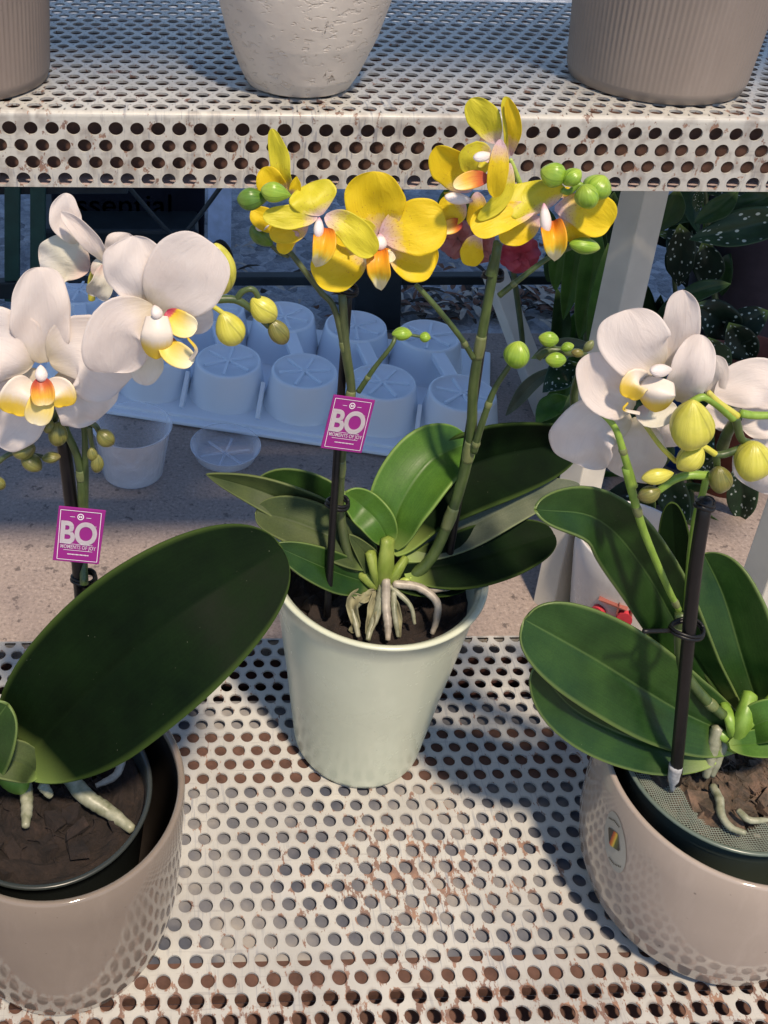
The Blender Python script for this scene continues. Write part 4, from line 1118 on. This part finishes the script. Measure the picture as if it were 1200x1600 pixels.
spike(oR, .484, K7, [(500, 1100), (455, 950), (400, 790, .002), (300, 690, .006)], 44, 30, M_stemb, nodes=(.45,))
tR, PR, _ = stake('thick black stake with white tip in the right orchid pot', [(1055, 1222, .4635), (1068, 1080, .462), (1085, 900, .468), (1103, 780, .476)], .47, 18.5)
mb = MB(); tube(mb, [at(1050, 1236, .4625), at(1053, 1216, .4630), at(1056, 1196, .4628)], [.0010, .0040, .0044], 12, 8); build('chalky_tip', mb, simple('chalky_plastic', (.38, .38, .38), .7, .3, 300), tR)
clip(tR, 1073, 985, .468, 50, 12, tailx=-50); clip(tR, 1101, 790, .476, 26, 14)
bud(oR, .484, K4b, (860, 1350), (850, 1310), 34, M_budy)
# white flowers of the right orchid
flower(oR, .500, K7, [
    ('sepal', [(900, 640), (930, 540), (915, 420)], 130, ww()),
    ('sepal', [(480, 720), (290, 790, .002), (190, 990, .004)], 330, ww(a=.5, b=.34)),
    ('sepal', [(520, 740, -.002), (520, 900, -.002), (440, 1062, 0)], 300, ww(a=.6, b=.4)),
    ('sepal', [(640, 720), (690, 800), (705, 900)], 170, ww(mat=M_white)),
    ('petal', [(500, 690, -.006), (350, 600, -.006), (285, 410, -.002)], 250, ww(cup=.2)),
    ('sepal', [(690, 500, -.002), (740, 300, .002), (755, 82, .004)], 190, ww(cup=.35, b=.45)),
    ('petal', [(640, 480, -.006), (520, 380, -.006), (455, 190, 0)], 350, ww(a=.6, b=.34, ruf=.02)),
    ('petal', [(740, 660, -.008), (800, 500, -.014), (850, 312, -.008)], 215, ww(b=.5, cup=.15)),
    ('lip', [(560, 560, -.008), (510, 560, -.016), (475, 640, -.016)], 130, dict(mat=M_lip_w, cup=.5)),
    ('lip', [(540, 680, -.006), (580, 740, -.012), (725, 690, -.012)], 120, dict(mat=M_white_g, cup=.5)),
    ('lip', [(640, 535, -.014), (620, 620, -.022), (610, 712, -.016)], 165, dict(mat=M_lip_w, cup=-.3, a=.4, b=.4, bw=.8)),
    ('tendril', [(530, 720, -.016), (450, 700, -.02), (470, 665, -.02)], 14, dict(mat=M_lip_w, a=.1, b=.2, bw=1, solid=.0008)),
    ('column', [(700, 490, -.010), (590, 500, -.018)], 84, dict(mat=M_col_w))], label='large white flower left of the big yellow bud')
flower(oR, .495, K7, [
    ('sepal', [(1060, 700, .004), (980, 750), (880, 690)], 120, ww()),
    ('petal', [(1330, 600), (1130, 570), (925, 620)], 270, ww(a=.5, b=.6)),
    ('petal', [(1330, 700), (1200, 740), (1060, 780)], 200, ww()),
    ('sepal', [(1330, 850), (1200, 960), (1120, 1120)], 280, ww()),
    ('column', [(1260, 660, -.01), (1300, 720, -.01)], 80, dict(mat=M_col_w))], label='white flower cut by the right edge of the photo')
SR = .474
spike(oR, SR+.006, K7, [(960, 900, .01), (990, 820, .006), (1040, 740)], 60, 50, M_stem)
spike(oR, SR, K7, [(1020, 745), (930, 670), (860, 635), (795, 665)], 46, 38, M_stemb)
spike(oR, SR, K7, [(1040, 735), (940, 660), (890, 610)], 40, 30, M_budy)
spike(oR, SR, K7, [(1030, 740), (1060, 850), (1100, 880), (980, 930), (920, 935)], 44, 40, M_stem)
spike(oR, SR, K7, [(930, 935), (850, 890), (770, 910)], 34, 34, M_budy)
spike(oR, SR, K7, [(1060, 720), (1130, 730), (1230, 730)], 46, 40, M_stemb)
spike(oR, SR, K7, [(930, 930), (935, 1000)], 40, 34, M_stem)
spike(oR, SR, K7, [(890, 1045), (800, 1040), (720, 1060), (660, 1100), (620, 1130)], 50, 34, M_stemb)
spike(oR, SR, K7, [(720, 970), (640, 890), (560, 780, .02)], 26, 26, M_budy)
for a_, b_, w_, m_, t_ in (((810, 650), (790, 905), 225, M_budy, .55), ((860, 900), (730, 1010), 130, M_budy, .5), ((1130, 870), (1110, 1065), 195, M_budy, .5), ((710, 1030), (540, 1060), 84, M_budy, .55),
                           ((945, 1000), (955, 1130), 120, M_budo, .5), ((640, 1120), (520, 1160), 90, M_budo, .5)):
    bud(oR, SR-.006, K7, a_, b_, w_, m_, t_)

# small loose spike with buds and a withered node behind, left of the right white flower (belongs to a plant behind)
og = thing('budding_spike', 'thin green spike with small round buds left of the right white flower', 'flower spike', tuple(at(905, 600, .78)))
spike(og, .62, K7, [(220, 900, .05), (190, 620, .03), (250, 430, .01), (150, 400), (60, 390), (0, 430)], 44, 36, M_stem)
spike(og, .62, K7, [(110, 400), (60, 350), (20, 330)], 26, 22, M_stem)
bud(og, .61, K7, (110, 340), (5, 325), 82); bud(og, .61, K7, (120, 385), (190, 365), 52); bud(og, .605, K7, (150, 440), (40, 440), 82); bud(og, .61, K7, (240, 410), (175, 400), 46, M_budo)
bud(og, .61, K7, (290, 340), (240, 400), 46, M_node)

# ================================================================== things on the ground behind
# transport tray of upturned cups
tray = thing('plant_tray', 'white moulded plastic tray of upturned cups with crossed ribs on the pavement', 'tray', (.2, 1.3, GZ))
O0 = V((.0751, 1.3107, 0)); A_ = V((.1065, -.0275, 0)); B_ = V((-.016, .150, 0))
def cup(c, r1, r0, h):
    mb = MB()
    lathe(mb, (c.x, c.y, GZ), [(r0*1.08, .008), (r0, .009), (r0*.985, .02), (r1, h-.004), (r1*.985, h-.001), (r1*.96, h), (r1*.90, h+.0005), (r1*.87, h-.003), (.001, h-.003)], 48)
    cc = build('cup', mb, M_tray, tray)
    mb = MB()
    for k in range(3):
        a = k*pi/3+.4+c.x*9+c.y*5
        beam(mb, V((c.x-r1*.78*cos(a), c.y-r1*.78*sin(a), GZ+h-.0015)), V((c.x+r1*.78*cos(a), c.y+r1*.78*sin(a), GZ+h-.0015+.00001)), .0035, .004, V((-sin(a), cos(a), 0)))
    build('rib', mb, M_tray, cc, smooth=False)
for i in range(-2, 4):
    for j in range(0, 2):
        c = O0+A_*i+B_*j
        cup(c, .047, .056, .070)
for i in range(-2, 4):
    for j in range(0, 1):
        mb = MB(); p = O0+A_*i+B_*j
        q = O0+A_*i+B_*(j+1); d_ = (q-p).normalized()
        beam(mb, p+d_*.042+V((0, 0, GZ+.062)), q-d_*.042+V((0, 0, GZ+.062)), .020, .012, V((-d_.y, d_.x, 0)))
        build('bridge', mb, M_tray, tray, smooth=False, bevel=.002)
mb = MB()
c0 = O0+A_*.5+B_*.5; Ax = A_.normalized()
box(mb, c0+V((0, 0, GZ+.0065)), A_.length*6.3, B_.length+.13, .013, Ax)
box(mb, c0-V((-Ax.y, Ax.x, 0))*((B_.length+.13)/2)+V((0, 0, GZ+.005)), A_.length*6.3, .022, .006, Ax)
build('tray_rim', mb, M_tray, tray, smooth=False, bevel=.003)
for i in range(-2, 3):
    mb = MB()
    p = O0+A_*(i+.5)-V((-Ax.y, Ax.x, 0))*.056
    beam(mb, p+V((0, 0, GZ+.015)), p+V((-Ax.y, Ax.x, 0))*.04+V((0, 0, GZ+.05)), .006, .012, Ax)
    build('web', mb, M_tray, tray, smooth=False, bevel=.001)
# clear plastic cups
def clear_cup(px, py, r0, r1, h, lay, label):
    c = atz(px, py, GZ); t = thing('clear_cup', label, 'plastic cup', tuple(c), 'clear plastic cups')
    mb = MB(); lathe(mb, (c.x, c.y, GZ+.002), [(.001, 0), (r0*.9, .0), (r0, .003), (r1, h), (r1+.002, h+.001), (r1+.001, h+.002), (r1-.001, h+.001), (r0-.001, .005), (r0*.88, .0018), (.001, .0018)], 48)
    build('cup_body', mb, M_clear, t)
    mb = MB()
    for k in range(3):
        a = k*pi/3+.2; beam(mb, V((c.x-r0*.8*cos(a), c.y-r0*.8*sin(a), GZ+.0045)), V((c.x+r0*.8*cos(a), c.y+r0*.8*sin(a), GZ+.0045)), .003, .002, V((-sin(a), cos(a), 0)))
    build('base_rib', mb, M_clear, t, smooth=False)
clear_cup(208, 738, .040, .050, .075, 0, 'clear plastic cup standing on the pavement below the left white flower')
clear_cup(352, 712, .042, .046, .016, 0, 'shallow clear plastic lid lying under the front edge of the white tray')

# metal fence / stand far behind
fe = thing('metal_fence', 'dark metal railing frame standing behind the white tray', 'fence', (.3, 1.72, GZ))
def rail(p, q, w, d, m, name='rail'):
    mb = MB(); beam(mb, p, q, w, d, V((0, 1, 0)) if abs((q-p).normalized().x) > .7 else V((1, 0, 0))); build(name, mb, m, fe, smooth=False, bevel=.002)
rail(at(-60, 452, 1.55), at(150, 447, 1.55), .02, .03, M_blackrail); rail(at(280, 436, 1.55), at(1010, 434, 1.55), .02, .016, M_blackrail)
rail(at(590, 190, 1.55), at(586, 506, 1.53), .075, .05, M_blackrail, 'post')
for x in (20, 60, -25): rail(at(x, 200, 1.57), at(x-1, 470, 1.55), .024, .012, M_greenrail, 'post')
rail(at(-60, 292, 1.58), at(200, 290, 1.58), .02, .02, M_blackrail)
for (x0, y0), (x1, y1) in (((195, 285), (275, 375)), ((350, 285), (283, 372))):
    mb = MB(); tube(mb, [at(x0, y0, 1.62), at((x0+x1)/2, (y0+y1)/2+2, 1.62), at(x1, y1, 1.62)], .004, 8, 10); build('wire_brace', mb, M_blackrail, fe)
# sign box with faint lettering
sb = thing('storage_crate', 'large near-black crate with faint dark lettering behind the left white flower', 'crate', tuple(at(190, 380, 1.9)))
M_crate = simple('black_crate', (.008, .010, .018), .6, .3, 10, spec=.1)
p0, p1 = at(74, 215, 1.80), at(322, 215, 1.80); p2 = at(74, 386, 1.80)
mb = MB(); box(mb, (p0+p1)/2+V((0, .12, (p2.z-p0.z)/2)), (p1-p0).length, .24, abs(p2.z-p0.z)); build('crate_body', mb, M_crate, sb, smooth=False, bevel=.006)
mb = MB(); q0, q1 = at(55, 372, 1.74), at(310, 372, 1.74); box(mb, (q0+q1)/2+V((0, .1, 0)), (q1-q0).length, .24, .05); build('crate_base', mb, M_blackrail, sb, smooth=False, bevel=.006)
ot = text_mesh('essential', .060, at(182, 322, 1.798), V((1, 0, 0)), V((0, 0, 1)), .001, simple('charcoal_print', (.009, .010, .014), .6), sb, 'faint_lettering', .0, 1.0)
# blue tinted lane details: pale upright, hose loop
pu = thing('pale_upright', 'pale blue grey wide board standing right of the black crate', 'board', tuple(at(345, 440, 1.8)))
mb = MB(); beam(mb, at(344, 200, 1.72), at(342, 432, 1.685), .04, .03); build('board_panel', mb, simple('pale_blue_paint', (.40, .50, .70), .5), pu, smooth=False, bevel=.002)
hl = thing('hose', 'thin black hose looped in front of the pale upright board', 'hose', tuple(at(345, 400, 1.6)))
mb = MB(); tube(mb, [at(325, 392, 1.62), at(345, 378, 1.62), at(360, 400, 1.62), at(357, 440, 1.62), at(330, 470, 1.60)], .0045, 8, 30); build('hose_loop', mb, M_black, hl)
# plant debris on the gravel
db = MB(); rg = random.Random(5)
for _ in range(420):
    px, py = rg.uniform(330, 960), rg.uniform(375, 520)
    if rg.random() < .6: px, py = rg.uniform(580, 960), rg.uniform(450, 500)
    c = atz(px, py, GZ-.004+rg.uniform(0, .006)); a = rg.uniform(0, pi); L = rg.uniform(.008, .05)
    d = V((cos(a), sin(a), rg.uniform(-.05, .1)))
    blade(db, [c, c+d*L*.5+V((0, 0, .004)), c+d*L], rg.uniform(.004, .014), px=False, nu=4, nv=2, a=.5, b=.5, nrm=(0, 0, 1), mi=rg.choice((0, 1, 2)))
tag(build('leaf_litter', db, [simple('dry_brown_leaf', (.16, .08, .05), .8), simple('pale_straw', (.42, .38, .32), .8), simple('dark_debris', (.03, .025, .02), .8)]), 'scattered dry leaves and straw on the gravel behind the tray', 'leaf litter', kind='stuff')

# ---------------- foliage at the right behind
def leafpts(plant, Yp, k, pts, W, mat, **o):
    P = PT(pts, Yp, k); mb = MB(); d = dict(a=.95, b=1.05, bw=.04, cup=.12, fold=.22, ruf=.035, nu=22, nv=14, groove=.02); d.update(o)
    blade(mb, P, W/k[2], **d); return build('leaf', mb, mat, plant, solid=.0005)
bg = thing('spotted_begonia', 'dark green begonia with white spotted leaves behind the right white orchid', 'begonia', tuple(atz(1100, 700, GZ)))
K8 = (920, 280, 4.2857)
Bg = lambda Yp, pts, W, mat=M_bego, k=K8, **o: leafpts(bg, Yp, k, pts, W, mat, **o)
Bg(1.15, [(1400, 250), (1050, 320), (670, 405)], 240)
Bg(1.10, [(600, 60), (560, 200), (472, 355)], 150, M_wildd)
Bg(1.20, [(610, 300), (620, 450), (600, 720)], 190, M_bego2)
Bg(1.22, [(760, 420), (800, 560), (780, 740)], 200, M_bego2)
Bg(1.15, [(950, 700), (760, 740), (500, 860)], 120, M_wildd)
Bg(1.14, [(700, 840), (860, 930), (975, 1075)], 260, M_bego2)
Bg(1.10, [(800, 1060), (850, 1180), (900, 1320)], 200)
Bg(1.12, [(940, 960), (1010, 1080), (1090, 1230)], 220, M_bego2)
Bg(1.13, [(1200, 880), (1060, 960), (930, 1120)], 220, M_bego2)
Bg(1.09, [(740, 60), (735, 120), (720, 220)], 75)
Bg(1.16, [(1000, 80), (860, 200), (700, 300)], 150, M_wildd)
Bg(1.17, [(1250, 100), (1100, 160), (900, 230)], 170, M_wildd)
Bg(1.05, [(1040, -80), (1075, 40), (1060, 215)], 150, k=K4b)
Bg(1.05, [(880, 150), (950, 320), (985, 490)], 175, k=K4b)
Bg(1.08, [(760, 60), (560, 60), (350, 120)], 150, M_bego2, k=K4b)
Bg(1.02, [(690, 170), (690, 350), (740, 580)], 230, M_bego2, k=K4b)
Bg(.98, [(420, 440), (300, 540), (225, 680)], 150, M_wildd, k=K4b)
Bg(1.02, [(560, 200), (500, 320), (520, 470)], 170, M_wildd, k=K4b)
Bg(1.0, [(330, 420), (250, 500), (110, 610)], 26, M_leafu, k=K4b)
Bg(1.04, [(560, 420), (640, 560), (760, 720)], 200, M_bego2, k=K4b)
rg = random.Random(11)
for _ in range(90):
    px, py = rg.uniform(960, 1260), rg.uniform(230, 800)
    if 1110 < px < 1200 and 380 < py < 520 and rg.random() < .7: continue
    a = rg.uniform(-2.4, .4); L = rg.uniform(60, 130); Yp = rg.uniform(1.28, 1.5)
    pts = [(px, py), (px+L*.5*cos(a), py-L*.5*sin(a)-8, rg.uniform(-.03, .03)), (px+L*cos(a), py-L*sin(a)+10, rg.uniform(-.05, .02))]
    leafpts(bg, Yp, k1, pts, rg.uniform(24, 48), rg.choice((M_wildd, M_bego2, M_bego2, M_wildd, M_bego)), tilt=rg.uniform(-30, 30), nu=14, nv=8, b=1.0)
rg = random.Random(23)
for _ in range(34):
    px, py = rg.uniform(880, 1140), rg.uniform(540, 830)
    if px < 960 and py > 760: continue
    a = rg.uniform(-2.6, -.4); L = rg.uniform(60, 120); Yp = rg.uniform(.98, 1.16)
    pts = [(px, py), (px+L*.5*cos(a), py-L*.5*sin(a)-8, rg.uniform(-.03, .03)), (px+L*cos(a), py-L*sin(a), rg.uniform(-.04, .02))]
    leafpts(bg, Yp, k1, pts, rg.uniform(34, 62), rg.choice((M_wild, M_wildd, M_bego, M_bego2, M_bego)), tilt=rg.uniform(-35, 35), nu=16, nv=10)
for px, py in ((1080, 820), (1000, 780), (1130, 700)):
    mb = MB(); tube(mb, [atz(px, py, GZ), at(px-10, py-200, 1.3), at(px-30, py-420, 1.3)], [.006, .003], 8, 14); build('stem', mb, M_stemd, bg)
# long leaved green plant between the trestle and the leg
lp = thing('leafy_plant', 'green plant with hanging lance shaped leaves left of the white shelf leg', 'plant', tuple(atz(905, 640, GZ)))
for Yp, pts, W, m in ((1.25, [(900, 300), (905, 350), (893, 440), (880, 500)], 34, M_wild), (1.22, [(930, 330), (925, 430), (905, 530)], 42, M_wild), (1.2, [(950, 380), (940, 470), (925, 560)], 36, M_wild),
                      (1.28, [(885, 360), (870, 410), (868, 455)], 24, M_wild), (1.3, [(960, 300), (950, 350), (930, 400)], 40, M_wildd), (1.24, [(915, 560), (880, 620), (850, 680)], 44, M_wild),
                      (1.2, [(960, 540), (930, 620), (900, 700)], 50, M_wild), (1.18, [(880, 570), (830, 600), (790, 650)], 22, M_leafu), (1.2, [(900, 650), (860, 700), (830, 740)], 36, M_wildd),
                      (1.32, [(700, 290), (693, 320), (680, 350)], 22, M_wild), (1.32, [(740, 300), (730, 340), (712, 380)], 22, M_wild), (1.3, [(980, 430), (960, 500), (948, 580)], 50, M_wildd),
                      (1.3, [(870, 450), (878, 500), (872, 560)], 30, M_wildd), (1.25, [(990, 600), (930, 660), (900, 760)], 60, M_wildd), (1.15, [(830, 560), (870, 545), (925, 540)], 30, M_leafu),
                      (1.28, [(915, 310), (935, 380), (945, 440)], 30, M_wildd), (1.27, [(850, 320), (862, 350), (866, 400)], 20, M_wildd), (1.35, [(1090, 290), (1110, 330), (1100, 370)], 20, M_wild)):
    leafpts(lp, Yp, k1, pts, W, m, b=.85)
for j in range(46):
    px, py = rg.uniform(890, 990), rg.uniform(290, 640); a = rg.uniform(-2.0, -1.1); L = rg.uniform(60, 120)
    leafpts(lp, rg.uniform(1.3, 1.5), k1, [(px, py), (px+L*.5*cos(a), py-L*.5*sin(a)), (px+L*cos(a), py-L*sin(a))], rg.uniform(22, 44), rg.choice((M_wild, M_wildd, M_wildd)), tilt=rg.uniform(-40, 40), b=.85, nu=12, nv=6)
mb = MB(); tube(mb, [atz(920, 700, GZ), at(915, 560, 1.25), at(925, 400, 1.25), at(915, 290, 1.25)], [.006, .003], 8, 14); build('stem', mb, M_stemd, lp)
# red blooms behind the yellow orchid
rf = thing('red_flower', 'blurred red pink blossom behind the right spike of the yellow orchid', 'flower', tuple(at(780, 420, 1.3)))
M_red = petal_mat('red_petal', (.55, .05, .08), (.72, .12, .16), (.60, .10, .12), 0, .2, None, .5, .25)
M_pink = petal_mat('pink_petal', (.55, .16, .14), (.62, .24, .20), (.6, .3, .25), 0, .2, None, .5, .25)
for cx_, cy_, R_, m_ in ((812, 396, 30, M_red), (715, 372, 30, M_pink), (750, 385, 26, M_pink)):
    for k in range(7):
        a = 2*pi*k/7+cx_; P = PT([(cx_, cy_, .0), (cx_+R_*.6*cos(a), cy_+R_*.6*sin(a), -.01), (cx_+R_*cos(a), cy_+R_*sin(a), .0)], 1.3); mb = MB(); blade(mb, P, R_*.95, ruf=.05, cup=.3, nu=12, nv=8); build('petal', mb, m_, rf, solid=.0005)
mb = MB(); tube(mb, [at(800, 410, 1.31), at(815, 520, 1.31), atz(820, 600, GZ)], .004, 8, 12); build('stem', mb, M_stemd, rf)

# white cachepot with red berry painting, behind the shelf
cp = atz(962, 1010, GZ); cc = V((cp.x+.005, cp.y+.03, GZ))
t, o = pot('ceramic_pot', 'white pot painted with red berries on the pavement behind the lower shelf', cc.x, cc.y,
    [(.040, .0005), (.045, .002), (.047, .01), (.052, .05), (.058, .10), (.060, .13)], .003, ceramic('white_glaze', (.66, .63, .60), .2, .1), GZ+.0003, 'plant pots standing on the pavement')
M_berry = simple('painted_red', (.55, .05, .07), .4); M_twig = simple('painted_twig', (.30, .10, .08), .4)
def decal(px, py, w, h, mat, name):
    q = on_pot(px, py, cc.x, cc.y, .0575); n = V((q.x-cc.x, q.y-cc.y, 0)).normalized(); Xd = V((-n.y, n.x, 0)); m = m_per_px(q)
    mb = MB(); K = 16; vs = [q+n*.0032+Xd*(w/2*m*cos(2*pi*k/K))+V((0, 0, h/2*m*sin(2*pi*k/K))) for k in range(K)]
    vs2 = [v_-n*.008 for v_ in vs]
    mb.add(vs+vs2, [list(range(K))]+[(k, (k+1) % K, K+(k+1) % K, K+k) for k in range(K)]); build(name, mb, mat, t, smooth=False)
for px, py, w, h in ((934, 957, 22, 26), (975, 966, 24, 30), (956, 978, 20, 14)): decal(px, py, w, h, M_berry, 'painted_berry')
for px, py, w, h in ((958, 943, 44, 3), (966, 950, 3, 22), (985, 960, 3, 30)): decal(px, py, w, h, M_twig, 'painted_twig')
# terracotta and blue pots behind, grey planter
def small_pot(px, py, Yp, r, h, mat, label, name='nursery_pot'):
    p = at(px, py, Yp); c = V((p.x, p.y, GZ)); t = thing(name, label, 'pot', tuple(c), 'plant pots standing on the pavement')
    hh = p.z-GZ if h is None else h
    mb = MB(); lathe(mb, (c.x, c.y, GZ+.0005), [(.001, 0), (r*.7, 0), (r*.94, hh*.85), (r*1.03, hh*.851), (r*1.05, hh), (r*.98, hh), (r*.9, hh*.8), (.001, hh*.8)], 48); build('pot_body', mb, mat, t)
small_pot(1108, 800, 1.12, .05, .20, simple('terracotta', (.20, .06, .04), .7, .2), 'red brown clay pot behind the thick stake of the right orchid')
small_pot(1052, 745, 1.17, .042, .14, simple('blue_plastic', (.03, .12, .45), .4, .15), 'small blue plastic pot under the spotted leaves')
small_pot(1165, 470, 1.36, .10, .36, simple('slate_plastic', (.055, .05, .075), .5, .15), 'large slate grey planter among the dark leaves at the right edge')

# remove helper data that is not needed
for o in list(bpy.data.objects):
    if o.type == 'FONT': bpy.data.objects.remove(o)
